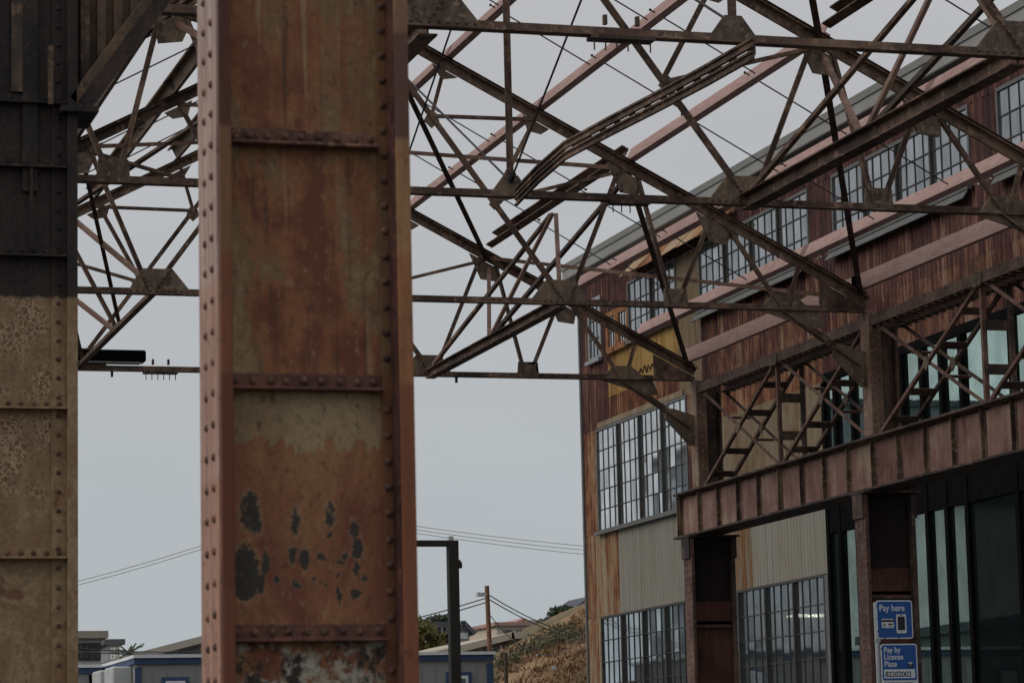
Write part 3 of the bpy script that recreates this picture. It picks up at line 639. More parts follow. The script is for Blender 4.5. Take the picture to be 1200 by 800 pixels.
# ------------------------------------------------------------------ right hand row: columns, plate girder, lattice
def far_column(Y, label, zcap, lab=None):
    root = thing('steel_column', label, 'column', (14.47, Y, 0), 'columns under the plate girder')
    x0, x1 = 14.14, 14.80
    for a, mt in ((x0, 'rcol_edge'), (x1-.05, 'dark_steel')): bev(wpart('flange', MB().box(a, a+.05, Y-.16, Y+.16, 0, zcap), mt, root), .005)
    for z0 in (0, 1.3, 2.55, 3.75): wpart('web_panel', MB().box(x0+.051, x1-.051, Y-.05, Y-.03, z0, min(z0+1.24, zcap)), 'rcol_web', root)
    for z0 in (1.27, 2.52, 3.72): wpart('stiffener', MB().box(x0+.052, x1-.052, Y-.1, Y-.0505, z0-.02, z0+.01), 'dark_steel', root)
    rm = MB()
    for i in range(40):
        for yy in (-.1, .03): rm.rivet((x0, Y+yy, .9+i*.1), (-1, 0, 0), .014, .012)
    wpart('rivets', rm, 'rivet', root)['kind'] = 'stuff'
    wpart('cap_plate', MB().box(x0-.04, x1+.06, Y-.22, Y+.22, zcap, zcap+.025), 'dark_steel', root)
    for a, b_ in ((x0-.03, x0), (x1, x1+.03)): wpart('cap_haunch', MB().box(a, b_, Y-.15, Y+.15, zcap-.3, zcap-.001), 'dark_steel', root)
    # upper column above the girder
    u0, u1 = 14.30, 14.68
    for a, mt in ((u0, 'ucol_edge'), (u1-.03, 'dark_steel')): bev(wpart('upper_flange', MB().box(a, a+.03, Y-.13, Y+.13, 5.68, 7.2), mt, root), .004)
    wpart('upper_web', MB().box(u0+.031, u1-.031, Y-.02, Y+.0, 5.68, 7.2), 'dark_steel', root)
    wpart('upper_angle', MB().box(u0, u0+.15, Y-.145, Y-.1305, 5.68, 7.19), 'ucol_edge', root)
    rm = MB()
    for i in range(15): 
        rm.rivet((u0+.1, Y-.145, 5.8+i*.095), (0, -1, 0), .013, .011); rm.rivet((u0+.04, Y-.145, 5.84+i*.095), (0, -1, 0), .013, .011)
    wpart('upper_rivets', rm, 'rivet', root)['kind'] = 'stuff'
    return root
M['rcol_edge'] = steel_mat('column_edge', (.067, .036, .029), (.123, .069, .055), (.168, .103, .079), sc=2)
M['ucol_edge'] = steel_mat('upper_column_edge', (.120, .072, .052), (.203, .126, .087), (.270, .194, .140), sc=2)
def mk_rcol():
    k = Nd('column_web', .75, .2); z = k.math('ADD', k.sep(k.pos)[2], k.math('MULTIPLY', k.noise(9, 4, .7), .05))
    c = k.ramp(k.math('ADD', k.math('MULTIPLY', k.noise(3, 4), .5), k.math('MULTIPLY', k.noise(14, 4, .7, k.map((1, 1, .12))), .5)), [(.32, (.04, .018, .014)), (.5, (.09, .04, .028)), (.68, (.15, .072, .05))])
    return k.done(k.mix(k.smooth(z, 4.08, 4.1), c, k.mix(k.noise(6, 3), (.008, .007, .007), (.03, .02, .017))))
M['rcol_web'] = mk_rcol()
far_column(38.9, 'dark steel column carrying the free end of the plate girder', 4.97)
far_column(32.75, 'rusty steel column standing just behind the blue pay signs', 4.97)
GX, GZ0, GZ1, GY0, GY1 = 14.33, 5.02, 5.64, 17.0, 39.56
root = thing('plate_girder', 'long riveted plate girder with rusty pink panels resting on the steel columns', 'girder', (GX, 30, GZ0))
wpart('web', MB().box(GX+.02, GX+.035, GY0, GY1, GZ0+.02, GZ1-.02), 'girder_dark', root)
bev(wpart('top_flange', MB().box(GX-.13, GX+.30, GY0, GY1+.03, GZ1-.02, GZ1+.012), 'dark_steel', root), .004)
bev(wpart('bottom_flange', MB().box(GX-.14, GX+.30, GY0, GY1+.05, GZ0-.02, GZ0+.012), 'dark_steel', root), .004)
wpart('flange_angle', MB().box(GX-.06, GX+.0195, GY0, GY1-.01, GZ1-.03, GZ1-.0205), 'girder_dark', root)
y = GY1-.02; i = 0
ys = []
while y > GY0+.8: ys.append(y); y -= .765
for i in range(len(ys)-1):
    a, b_ = ys[i+1], ys[i]
    p = MB().box(GX-.004, GX+.0195, a+.05, b_-.05, GZ0+.035, GZ1-.055); bev(wpart('web_panel', p, 'girder', root), .004)
    wpart('angle_strip', MB().box(GX-.010, GX+.0195, b_-.048, b_+.03, GZ0+.0125, GZ1-.031), 'girder_dark', root)
    wpart('stiffener', MB().box(GX-.06, GX-.0105, b_-.008, b_+.006, GZ0+.0125, GZ1-.031), 'girder_dark', root)
wpart('end_plate', MB().box(GX-.09, GX+.019, GY1-.012, GY1, GZ0+.0125, GZ1-.031), 'girder_dark', root)
rm = MB()
for i in range(len(ys)):
    for j in range(9): rm.rivet((GX-.010, ys[i]-.03, GZ0+.06+j*.062), (-1, 0, 0), .011, .010)
wpart('rivets', rm, 'rivet', root)['kind'] = 'stuff'

# lattice girder standing on it: two planes of crossed angles tied by battens
root = thing('lattice_girder', 'double lattice girder of crossed ladder braces standing on the plate girder', 'girder', (14.5, 30, 5.66))
XA, XB = 14.36, 14.70
zlo, zhi = 5.66, 7.02
M['lat'] = steel_mat('lattice_steel', (.056, .036, .029), (.120, .076, .058), (.176, .114, .086), sc=2)
M['lat_red'] = steel_mat('lattice_red_steel', (.088, .046, .035), (.152, .084, .063), (.216, .125, .097), sc=2)
for xx, sx in ((XA-.04, 1), (XB+.06, -1)):
    wpart('top_channel', MB().prof((xx, 17, 7.08), (xx, 38.72, 7.08), P_C(.13, .10, .012, sx)), 'lat', root)
k = 17.2
lace = MB()
while k < 38.5:
    lace.prof((XA-.03, k, 6.994), (XB+.05, k+.16, 6.994), P_R(.055, .008)); k += .2
wpart('lacing', lace, 'lat', root)['kind'] = 'stuff'
posts = [38.9, 35.82, 32.75, 29.6, 26.67, 23.6, 20.6]
for i in range(len(posts)-1):
    a, b_ = posts[i]-(.17 if i % 2 == 0 else .07), posts[i+1]+(.07 if i % 2 == 0 else .17)
    for xx, mt in ((XA, 'lat_red'), (XB, 'dark_steel')):
        pr = P_L(.045, .045, .008)
        wpart('diagonal', MB().prof((xx, a, zlo), (xx, b_, zhi), pr, (1, 0, 0)), mt, root)
        wpart('diagonal', MB().prof((xx+.012, a, zhi), (xx+.012, b_, zlo), pr, (1, 0, 0)), mt, root)
        c_ = (a+b_)/2; wpart('centre_plate', MB().poly([(xx-.006, c_-.09, 6.34), (xx-.006, c_, 6.25), (xx-.006, c_+.09, 6.34), (xx-.006, c_, 6.43)], (1, 0, 0), .01), 'gusset', root)
    for z0, z1, ts in ((zlo, zhi, (.12, .31, .62, .84)), (zhi, zlo, (.36, .66))):
        for t in ts:
            yy = a+(b_-a)*t; zz = z0+(z1-z0)*t
            wpart('batten', MB().prof((XA+.01, yy, zz), (XB, yy, zz), P_R(.10 if len(ts) > 2 else .04, .012), (0, .7, .7)), 'dark_steel' if len(ts) > 2 else 'lat_red', root)
    if i % 2 == 0:
        y_ = posts[i+1]
        for xx, mt in ((XA, 'lat_red'), (XB, 'dark_steel')):
            wpart('post', MB().prof((xx, y_, zlo), (xx, y_, zhi), P_L(.055, .055, .010), (1, 0, 0)), mt, root)
        for zz in (6.05, 6.55): wpart('batten', MB().box(XA+.01, XB, y_-.035, y_-.022, zz-.06, zz+.06), 'dark_steel', root)
        wpart('node_plate', MB().poly([(XA-.045, y_-.11, 6.99), (XA-.045, y_+.11, 6.99), (XA-.045, y_+.14, 7.12), (XA-.045, y_, 7.17), (XA-.045, y_-.14, 7.12)], (1, 0, 0), .014), 'gusset', root)
# left row columns that carry the other ends of the trusses
for kk in 'ABCD':
    Y = YT[kk]; root = thing('steel_column', 'plain steel column under the unseen end of a roof truss', 'column', (1.85, Y, 0), 'columns under the other truss ends')
    for a in (1.55, 2.10): wpart('flange', MB().box(a, a+.05, Y-.14, Y+.14, 0, 7.19), 'lc_flange', root)
    wpart('web', MB().box(1.601, 2.099, Y-.01, Y+.01, 0, 7.19), 'lc_flange', root)

# ------------------------------------------------------------------ corrugated warehouse
WX = 20.0
WH = thing('warehouse', 'tall rusty corrugated warehouse with steel sash windows and a grey eave', 'building', (WX, 45, 0))
def sheet_mesh(mat, nr=5, seg=6):
    b = MB(); nn = nr*seg; vs = []
    for i in range(nn+1):
        x = -.022*math.cos(2*math.pi*i/seg)
        vs += [(x, i/nn, 0), (x, i/nn, 1)]
    b.add(vs, [(2*i, 2*i+2, 2*i+3, 2*i+1) for i in range(nn)]); return b.mesh('cladding_sheet', mat)
SM = {}
def sheets(y0, y1, z0, z1, mat, rowh=2.5, alt=None):
    w = y1-y0; nc = max(1, round(w/.74)); nr_ = max(1, math.ceil((z1-z0)/rowh))
    for i in range(nc):
        for j in range(nr_):
            mt = mat
            if alt and random.random() < alt[1]: mt = alt[0]
            key = (mt, nc == 1 and w < .5)
            if key not in SM: SM[key] = sheet_mesh(mt, 3 if key[1] else 5)
            o = link('cladding_sheet', SM[key], WH)
            o.location = (-random.uniform(0, .003)-(.004 if j else 0), y0+w*i/nc-45, z0+(z1-z0)*j/nr_-(.04 if j else 0))
            o.scale = (1, w/nc+.002, (z1-z0)/nr_+(.04 if j else 0)); o.rotation_euler = (random.uniform(-.001, .001), random.uniform(-.001, .001), 0)
Z1, Z2 = 10.72, 12.05
sheets(60.5, 61.55, 0, 5.12, 'ochre'); sheets(59.2, 61.55, 5.12, 6.93, 'ochre'); sheets(60.5, 61.55, 6.93, 9.22, 'orange')
sheets(47.9, 60.5, 0, 2.2, 'zinc'); sheets(53.6, 59.2, 5.12, 6.93, 'zinc'); sheets(51.4, 53.6, 5.12, 6.93, 'zinc_stain'); sheets(47.5, 51.4, 5.12, 6.93, 'zinc')
sheets(53.6, 54.7, 6.93, 9.2, 'rust'); sheets(47.5, 53.6, 6.93, 8.5, 'cream'); sheets(47.5, 53.6, 8.5, 9.2, 'orange')
sheets(54.7, 59.6, 9.2, 9.8, 'orange'); sheets(59.6, 61.55, 9.22, 10.7, 'rust_dark'); sheets(55.1, 59.6, 9.8, 10.74, 'yellow')
sheets(60.85, 61.55, 10.7, 12.1, 'rust_dark'); sheets(59.6, 59.95, 10.7, 12.1, 'rust_dark'); sheets(58.12, 59.6, 11.62, 12.1, 'rust_dark'); sheets(59.95, 60.85, 12.1, 12.1+.02, 'rust_dark')
sheets(53.75, 55.1, 9.2, 12.05, 'cream'); sheets(46.9, 48.0, Z1, Z2, 'rust_dark'); sheets(40.3, 41.3, Z1, Z2, 'rust_dark')
sheets(47.5, 53.75, 9.2, Z1, 'rust'); sheets(25, 47.5, 8.55, 9.6, 'rust'); sheets(25, 47.5, 9.6, Z1, 'rust_dark'); sheets(25, 34.6, Z1, Z2, 'rust')
sheets(25, 61.55, Z2, 12.72, 'rust_dark'); sheets(25, 33.2, 0, 8.55, 'rust')
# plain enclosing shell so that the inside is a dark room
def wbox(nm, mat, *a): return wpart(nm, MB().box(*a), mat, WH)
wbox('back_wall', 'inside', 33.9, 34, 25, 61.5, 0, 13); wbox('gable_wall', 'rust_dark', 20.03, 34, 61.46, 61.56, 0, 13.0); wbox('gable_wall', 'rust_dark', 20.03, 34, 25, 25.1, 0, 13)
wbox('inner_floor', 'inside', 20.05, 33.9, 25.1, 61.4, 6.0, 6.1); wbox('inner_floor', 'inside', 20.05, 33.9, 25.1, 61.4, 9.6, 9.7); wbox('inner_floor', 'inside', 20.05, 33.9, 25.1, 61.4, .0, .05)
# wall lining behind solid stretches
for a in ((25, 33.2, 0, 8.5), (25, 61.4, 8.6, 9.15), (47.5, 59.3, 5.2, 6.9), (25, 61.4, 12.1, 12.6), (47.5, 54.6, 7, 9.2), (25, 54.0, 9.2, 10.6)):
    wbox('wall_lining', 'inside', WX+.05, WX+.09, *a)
rf = MB().poly([(WX-.3, 24.5, 13.0), (WX-.3, 62.0, 13.0), (34.3, 62.0, 16.6), (34.3, 24.5, 16.6)], (-.25, 0, 1), .12); wpart('roof', rf, 'fascia', WH)
bev(wbox('eave_fascia', 'fascia', WX-.26, WX-.18, 24.5, 61.95, 12.72, 13.04), .02); wbox('eave_soffit', 'fascia', WX-.18, WX+.02, 24.5, 61.95, 12.715, 12.76)
wbox('corner_trim', 'trim', WX-.04, WX+.05, 61.50, 61.60, 0, 12.6)
# window builder: frame, mullions, muntins, panes
def window(y0, y1, z0, z1, mods, cols, rows, glass, single=True, frame='trim', fr=.06, skip=()):
    f = MB(); d0, d1 = WX-.05, WX+.03
    f.box(d0, d1, y0, y1, z1-fr, z1); f.box(d0, d1, y0, y1, z0, z0+fr); f.box(d0, d1, y0, y0+fr, z0+fr, z1-fr); f.box(d0, d1, y1-fr, y1, z0+fr, z1-fr)
    win = wpart('window', f, frame, WH)
    wsub('sill', MB().box(WX-.13, WX-.051, y0-.04, y1+.04, z0-.05, z0+.03), frame, WH, win)
    wm = (y1-y0-2*fr)/mods
    for i in range(1, mods): yy = y0+fr+wm*i; wsub('mullion', MB().box(WX-.075, WX+.02, yy-.027, yy+.027, z0+fr, z1-fr), 'sash', WH, win)
    mt = MB(); pw = wm/cols; ph = (z1-z0-2*fr)/rows
    for i in range(mods*cols):
        if i % cols: yy = y0+fr+pw*i; mt.box(WX-.032, WX-.002, yy-.008, yy+.008, z0+fr, z1-fr)
    for j in range(1, rows): zz = z0+fr+ph*j; mt.box(WX-.036, WX-.004, y0+fr, y1-fr, zz-.010, zz+.010)
    wsub('glazing_bars', mt, 'sash', WH, win)
    allp = MB()
    if single:
        key = ('pane', round(pw, 3), round(ph, 3), glass)
        if key not in SM: SM[key] = MB().box(-.002, .002, -pw/2+.006, pw/2-.006, -ph/2+.006, ph/2-.006).mesh('pane', glass)
    for i in range(mods*cols):
        for j in range(rows):
            if (i, j) in skip: continue
            yy = y0+fr+pw*(i+.5); zz = z0+fr+ph*(j+.5); t1, t2 = random.gauss(0, .004), random.gauss(0, .004)
            if single:
                o = link('pane', SM[key], win); o.location = (WX-.016-WX, yy-45, zz); o.rotation_euler = (0, t1, t2)
            else:
                hx, hz = pw/2-.006, ph/2-.006
                allp.add([(WX-.016+t2*a*hx+t1*c*hz, yy+a*hx, zz+c*hz) for a, c in ((1, -1), (-1, -1), (-1, 1), (1, 1))], [(0, 1, 2, 3)])
    if not single: wsub('panes', allp, glass, WH, win)['kind'] = 'stuff'
    return win
window(54.7, 60.5, 6.93, 9.2, 4, 4, 5, 'mid_glass', True)
window(47.9, 60.5, 2.2, 5.12, 9, 4, 6, 'low_glass', False, 'sash', .05)
window(55.1, 58.1, 10.76, 12.05, 2, 4, 3, 'old_glass', True, 'trim', .05)
window(48.0, 53.75, Z1, Z2, 4, 4, 3, 'old_glass', True)
window(41.3, 46.9, Z1, Z2, 4, 4, 3, 'old_glass', True)
window(34.6, 40.3, Z1, Z2, 4, 4, 3, 'old_glass', True)
window(59.95, 60.85, 10.7, 12.1, 1, 3, 3, 'old_glass', True, 'whitetrim', .09)
window(58.9, 59.6, 10.74, 11.62, 1, 3, 2, 'mid_glass', True, 'woodframe', .12); window(58.12, 58.88, 10.74, 11.62, 1, 3, 2, 'mid_glass', True, 'woodframe', .12)
# grey hopper sills below the clerestory windows, rusty hood over the first ones
for a, b_ in ((48.1, 53.8), (41.3, 46.95), (34.6, 40.3)):
    wpart('sill_board', MB().poly([(WX-.06, a, Z1-.0), (WX-.06, b_, Z1), (WX-.2, b_, Z1-.2), (WX-.2, a, Z1-.2)], (1, 0, -.7), .02), 'trim', WH)
M['hood'] = mk_corr('hood_rust', [(.25, (.12, .045, .02)), (.45, (.25, .11, .045)), (.6, (.34, .19, .09)), (.8, (.36, .26, .17))], .3)
y = 57.6
while y > 51.6:
    wpart('hood_sheet', MB().poly([(WX-.06, y, 12.40), (WX-.06, y-1.18, 12.40), (WX-.40, y-1.2, 12.05+random.uniform(-.02, .02)), (WX-.40, y, 12.05+random.uniform(-.02, .02))], (1, 0, -1), .012), 'hood', WH); y -= 1.2
wbox('corner_post', 'trim', WX-.05, WX+.03, 47.5, 47.88, 0, 5.1)
wbox('peeling_band', 'cream', WX-.035, WX-.018, 54.9, 60.4, 9.215, 9.33)
sc = []
for i in range(15):
    t_ = i/14; q = on_x(742+31*t_, 437-11.5*t_+(3.2 if i % 2 else -2.6)*(1 if 2 < i < 12 else .3)*(1.5 if i in (6, 7) else 1), WX-.03); sc.append(q)
wpart('spray_scrawl', MB().tube(sc, .014, 5), 'sign_black_paint', WH)
# dark glazed front
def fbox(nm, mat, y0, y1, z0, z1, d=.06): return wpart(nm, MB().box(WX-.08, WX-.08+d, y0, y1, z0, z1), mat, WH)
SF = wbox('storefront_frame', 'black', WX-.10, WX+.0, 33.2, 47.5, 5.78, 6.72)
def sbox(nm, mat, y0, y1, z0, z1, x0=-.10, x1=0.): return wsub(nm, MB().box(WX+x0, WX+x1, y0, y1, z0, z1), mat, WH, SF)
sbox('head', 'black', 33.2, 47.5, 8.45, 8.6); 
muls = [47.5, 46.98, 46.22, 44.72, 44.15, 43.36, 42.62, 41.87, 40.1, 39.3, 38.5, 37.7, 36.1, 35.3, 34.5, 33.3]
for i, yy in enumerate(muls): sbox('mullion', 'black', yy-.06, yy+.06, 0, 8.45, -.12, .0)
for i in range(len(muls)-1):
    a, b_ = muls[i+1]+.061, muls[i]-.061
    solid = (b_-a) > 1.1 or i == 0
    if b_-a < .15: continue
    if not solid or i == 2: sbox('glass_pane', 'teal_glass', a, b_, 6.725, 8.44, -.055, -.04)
    if solid: sbox('dark_reflection_pane', 'dark_reflection_glass', a, b_, .0, 5.77, -.06, -.03)  # dark sheet in place of clear glass, painting in a reflected column
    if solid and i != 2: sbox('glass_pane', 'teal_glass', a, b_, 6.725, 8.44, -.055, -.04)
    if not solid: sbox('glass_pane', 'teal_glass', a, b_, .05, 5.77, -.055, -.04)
# fluorescent tubes inside the ground floor
for px in (930, 939, 949, 956, 964):
    q = on_x(px, 721, 23.5); b = MB().box(q.x-.04, q.x+.04, q.y-.30, q.y+.30, q.z-.02, q.z+.02)
    tag(part('tube_lamp', b, 'tube'), 'lit fluorescent tube seen through the ground floor window', 'lamp', 'lit tubes behind the ground floor window')

# ------------------------------------------------------------------ parking signs
def text_mesh(s, size, mat, bold=.0):
    cu = bpy.data.curves.new('t', 'FONT'); cu.body = s; cu.size = size; cu.offset = bold; cu.extrude = .0012; cu.space_character = 1.02
    o = bpy.data.objects.new('t', cu); C.objects.link(o)
    dg = bpy.context.evaluated_depsgraph_get(); me = bpy.data.meshes.new_from_object(o.evaluated_get(dg)); bpy.data.objects.remove(o)
    me.materials.clear(); me.materials.append(M[mat]); return me
SY = 30.0
sp0 = on_y(1026, 703, SY); sp1 = on_y(1070, 749, SY)
x0, x1, zt1, zb1 = sp0.x, sp0.x+.435, sp0.z, sp0.z-.425
root = thing('parking_sign', 'grey pole with two blue and white parking payment signs', 'sign', (x0+.03, SY+.03, 0))
wpart('pole', MB().tube([(x0+.015, SY+.035, 0), (x0+.015, SY+.035, zb1+.05)], .026, 12), 'pole_grey', root)
wpart('bracket', MB().poly([(x0-.02, SY+.02, zb1-.03), (x0+.05, SY+.02, zb1-.03), (x0+.03, SY+.02, zb1+.09), (x0+.005, SY+.02, zb1+.09)], (0, 1, 0), .02), 'pole_grey', root)
wpart('bracket', MB().box(x0-.008, x0+.012, SY+.008, SY+.05, zb1+.05, zt1-.02), 'pole_grey', root)
def rr_outline(xa, xb, za, zb, r, y):
    pts = []
    for cx, cz, a0 in ((xb-r, zb-r, 0), (xa+r, zb-r, 90), (xa+r, za+r, 180), (xb-r, za+r, 270)):
        for k in range(5): a = R(a0+k*22.5); pts.append((cx+r*math.cos(a), y, cz+r*math.sin(a)))
    return pts
def sign_panel(xa, xb, za, zb, blue_to):
    p = wpart('sign_panel', MB().poly(rr_outline(xa, xb, za, zb, .03, SY), (0, 1, 0), .006), 'sign_white', root)
    wsub('blue_field', MB().poly(rr_outline(xa+.014, xb-.014, blue_to, zb-.014, .018, SY-.0045), (0, 1, 0), .002), 'sign_blue', root, p)
    return p
def txt(s, size, x, z, mat, par, bold=.0, sx=1.):
    o = link('lettering', text_mesh(s, size, mat, bold), par); o.rotation_euler = (R(90), 0, 0); o.scale = (sx, 1, 1); o.location = Vector((x, SY-.0075, z))-root.location
p1 = sign_panel(x0, x1, zb1, zt1, zb1+.014)
txt('Pay here', .1, x0+.035, zt1-.118, 'sign_white', p1, .0016, .86)
def flatp(nm, par, xa, xb, za, zb, mat, r=.006, dy=.0): wsub(nm, MB().poly(rr_outline(xa, xb, za, zb, r, SY-.0072-dy), (0, 1, 0), .001), mat, root, par)
flatp('card_symbol', p1, x0+.06, x0+.205, zt1-.305, zt1-.205, 'sign_white', .01); flatp('card_stripe', p1, x0+.06, x0+.205, zt1-.238, zt1-.216, 'sign_black', .002, .0012)
flatp('card_chip', p1, x0+.135, x0+.19, zt1-.272, zt1-.256, 'sign_black', .003, .0012); txt('$', .06, x0+.075, zt1-.298, 'sign_black', p1, .001); 
flatp('card_line', p1, x0+.14, x0+.185, zt1-.292, zt1-.285, 'sign_black', .002, .0012)
flatp('phone_symbol', p1, x0+.235, x0+.355, zt1-.365, zt1-.155, 'sign_white', .016); flatp('phone_screen', p1, x0+.252, x0+.338, zt1-.33, zt1-.18, 'sign_black', .004, .0012)
flatp('phone_button', p1, x0+.288, x0+.302, zt1-.355, zt1-.341, 'sign_black', .0065, .0012); flatp('phone_slot', p1, x0+.275, x0+.315, zt1-.172, zt1-.165, 'sign_black', .003, .0012)
xa = x0+.035; zt2 = zb1-.055; zb2 = zt2-.47
p2 = sign_panel(xa, xa+.435, zb2, zt2, zb2+.07)
for i, s in enumerate(('Pay by', 'License', 'Plate')): txt(s, .088, xa+.035, zt2-.095-i*.078, 'sign_white', p2, .0014, .86)
flatp('camera_symbol', p2, xa+.315, xa+.38, zt2-.262, zt2-.215, 'sign_black', .008); flatp('camera_symbol', p2, xa+.322, xa+.373, zt2-.218, zt2-.205, 'sign_white', .005, .0012); flatp('camera_symbol', p2, xa+.34, xa+.356, zt2-.243, zt2-.230, 'sign_white', .005, .0012)
flatp('number_plate', p2, xa+.03, xa+.40, zt2-.378, zt2-.28, 'sign_white', .008); txt('82202002', .084, xa+.042, zt2-.362, 'sign_black', p2, .0018, .92)
txt('Pay by phone or at paystation', .03, xa+.03, zb2+.035, 'sign_black', p2, 0, .92)
rm = MB()
for zz in (zt1-.06, zt1-.2, zt1-.34): rm.rivet((x0+.008, SY-.004, zz), (0, -1, 0), .008, .006)
for xx in (x0+.09, x0+.26): rm.rivet((xx, SY-.004, zb1+.007), (0, -1, 0), .008, .006)
for zz in (zt2-.05, zt2-.35): rm.rivet((xa+.008, SY-.004, zz), (0, -1, 0), .008, .006)
wpart('bolts', rm, 'sign_black', root)['kind'] = 'stuff'

# ------------------------------------------------------------------ portal, poles and wires
PY = 48.0
a = on_y(524, 633, PY); b_ = on_y(536, 633, PY); w = b_.x-a.x; zt_ = a.z
root = thing('portal_frame', 'black square tube portal frame standing in the yard', 'frame', (b_.x-2, PY, 0))
bev(wpart('post', MB().box(a.x, b_.x, PY-.08, PY+.08, 0, zt_), 'portal', root), .01)
bev(wpart('post', MB().box(a.x-3.4, a.x-3.4+w, PY-.08, PY+.08, 0, zt_-.1), 'portal', root), .01)
bev(wpart('crossbeam', MB().box(a.x-3.4, a.x, PY-.08, PY+.08, zt_-.1, zt_), 'portal', root), .01)
wpart('top_box', MB().box(a.x+.02, a.x+.1, PY-.05, PY+.05, zt_+.001, zt_+.07), 'pale', root)
q = on_y(538, 662, PY); wpart('wall_lamp', MB().box(b_.x+.001, b_.x+.06, PY-.06, PY+.06, q.z-.05, q.z+.05).box(b_.x+.001, b_.x+.04, PY-.04, PY+.04, q.z+.051, q.z+.09), 'portal', root)
UY = 66.0
def upole(px, py, Y, r, label, name='utility_pole', mat='wood_pole', lean=0):
    t = on_y(px, py, Y); root = thing(name, label, 'pole', (t.x+lean, Y, 0))
    wpart('shaft', MB().tube([(t.x+lean, Y, 0), t], r*1.2, 10, r), mat, root); return root, t
ra, ta = upole(570.5, 686, UY, .055, 'leaning wooden utility pole with a small street lamp beside the hill', lean=.14)
q = on_y(556, 699, UY); wpart('lamp_arm', MB().tube([(ta.x, UY, ta.z-.22), (q.x, UY-.3, q.z+.08)], .02, 6), 'pole_grey', ra)
wpart('lamp_head', MB().prof((q.x-.02, UY-.3, q.z+.03), (q.x+.19, UY-.28, q.z+.05), [(-.08, -.05), (.08, -.05), (.05, .04), (-.05, .04)]), 'pole_grey', ra)
upole(592.5, 764, 70, .05, 'thin grey wooden post rising in front of the hillside', 'wooden_post', 'bark')
rb, tb = upole(372, 596, 82, .13, 'tall wooden utility pole behind the riveted column')
wpart('crossarm', MB().box(tb.x-.9, tb.x+.9, 81.94, 82.06, tb.z-.25, tb.z-.1), 'wood_pole', rb)
def wire(p0, p1, sag, r=.014, mat='wire', n=14, lab='thin pale overhead wire strung across the grey sky'):
    p0, p1 = Vector(p0), Vector(p1)
    pts = [p0.lerp(p1, i/n)-Vector((0, 0, sag*4*(i/n)*(1-i/n))) for i in range(n+1)]
    return tag(part('overhead_wire', MB().tube(pts, r, 5), mat), lab, 'wire', 'overhead wires')
for dz in (0, .16):
    wire(on_y(-120, 722+dz*30, 92), tb+Vector((-.6, 0, -.1-dz*.6)), .35, .009, 'greywire', lab='pale wire of a pair above the end of the site trailer')
for i in range(3): wire(tb+Vector((.2+.3*i, 0, -.08-.14*i)), on_y(900, 652+i*5, 90), .25, .008, 'greywire', lab='pale wire of three passing high above the portal frame')
wire(on_y(-60, 733, 110), tb+Vector((0, 0, -4.0)), .5, .012, 'greywire'); wire(on_y(-60, 757, 110), tb+Vector((0, 0, -4.5)), .4, .014, 'greywire')
for dz in (0, .1): 
    wire(on_y(-60, 733+dz*30, 78), ta+Vector((0, 0, -.28-dz)), .95, .014, lab='dark service wire running from the leaning pole past the riveted column')
    wire(ta+Vector((.02, 0, -.2-dz)), on_y(760, 743+dz*30, 100), .55, .014, lab='dark service wire running from the leaning pole to the hill')
wire(ta+Vector((0, 0, -.6)), on_y(690, 735, 80), .9, .010, 'greywire')
wire(on_y(480, 730, 120), on_y(700, 732, 120), .2, .012, 'greywire')

# ------------------------------------------------------------------ yard buildings behind
def trailer(label, X0, X1, Y0, Y1, H, wins, units=0):
    root = thing('site_trailer', label, 'trailer', ((X0+X1)/2, (Y0+Y1)/2, 0))
    wpart('body', MB().box(X0, X1, Y0, Y1, .5, H-.02), 'trailer', root)
    k = X0+.3
    rb_ = MB()
    while k < X1-.2: rb_.box(k, k+.035, Y0-.012, Y0-.0005, .55, H-.25); k += .3
    wpart('siding_ribs', rb_, 'trailer_rib', root)['kind'] = 'stuff'
    wpart('roof', MB().box(X0-.08, X1+.08, Y0-.1, Y1+.1, H-.019, H+.045), 'white', root)
    wpart('roof_trim', MB().box(X0-.06, X1+.06, Y0-.06, Y0-.001, H-.14, H-.0195), 'blue', root); wpart('roof_trim', MB().box(X0-.06, X0-.001, Y0+.0, Y1+.06, H-.14, H-.0195), 'blue', root)
    wpart('corner_trim', MB().box(X0-.04, X0+.1, Y0-.04, Y0-.0125, .5, H-.2), 'blue', root); wpart('corner_trim', MB().box(X1-.1, X1+.04, Y0-.04, Y0-.0125, .5, H-.2), 'blue', root)
    for (wx0, wx1, wz1) in wins:
        wn = wpart('window', MB().box(wx0, wx1, Y0-.05, Y0-.0125, wz1-1.1, wz1), 'blue', root)
        wsub('frame', MB().box(wx0+.08, wx1-.08, Y0-.06, Y0-.0505, wz1-1.02, wz1-.08), 'white', root, wn)
        mx = (wx0+wx1)/2
        for u, v in ((wx0+.14, mx-.04), (mx+.04, wx1-.14)): wsub('pane', MB().box(u, v, Y0-.066, Y0-.0605, wz1-.98, wz1-.14), 'far_glass', root, wn)
    for k in range(units):
        yy = Y0+.5+k*1.75
        bev(wpart('cooling_unit', MB().box(X0-.42, X0-.002, yy, yy+1.1, .9, H-.16), 'pale', root), .03)
        wsub('grille', MB().box(X0-.3, X0-.1, yy-.012, yy-.0005, 1.1, H-.8), 'trailer_rib', root, root.children[-1])
    for k in range(3): wpart('skirt', MB().box(X0+(X1-X0)*k/3+.02, X0+(X1-X0)*(k+1)/3-.02, Y0+.02, Y0+.06, 0, .5), 'trailer_rib', root)
    return root
TY = 60.0
tA = on_y(160, 769, TY); tB = on_y(575, 766, TY); tw = on_y(189, 793, TY); tw2 = on_y(221, 793, TY); tv = on_y(522, 787, TY); tv2 = on_y(552, 787, TY)
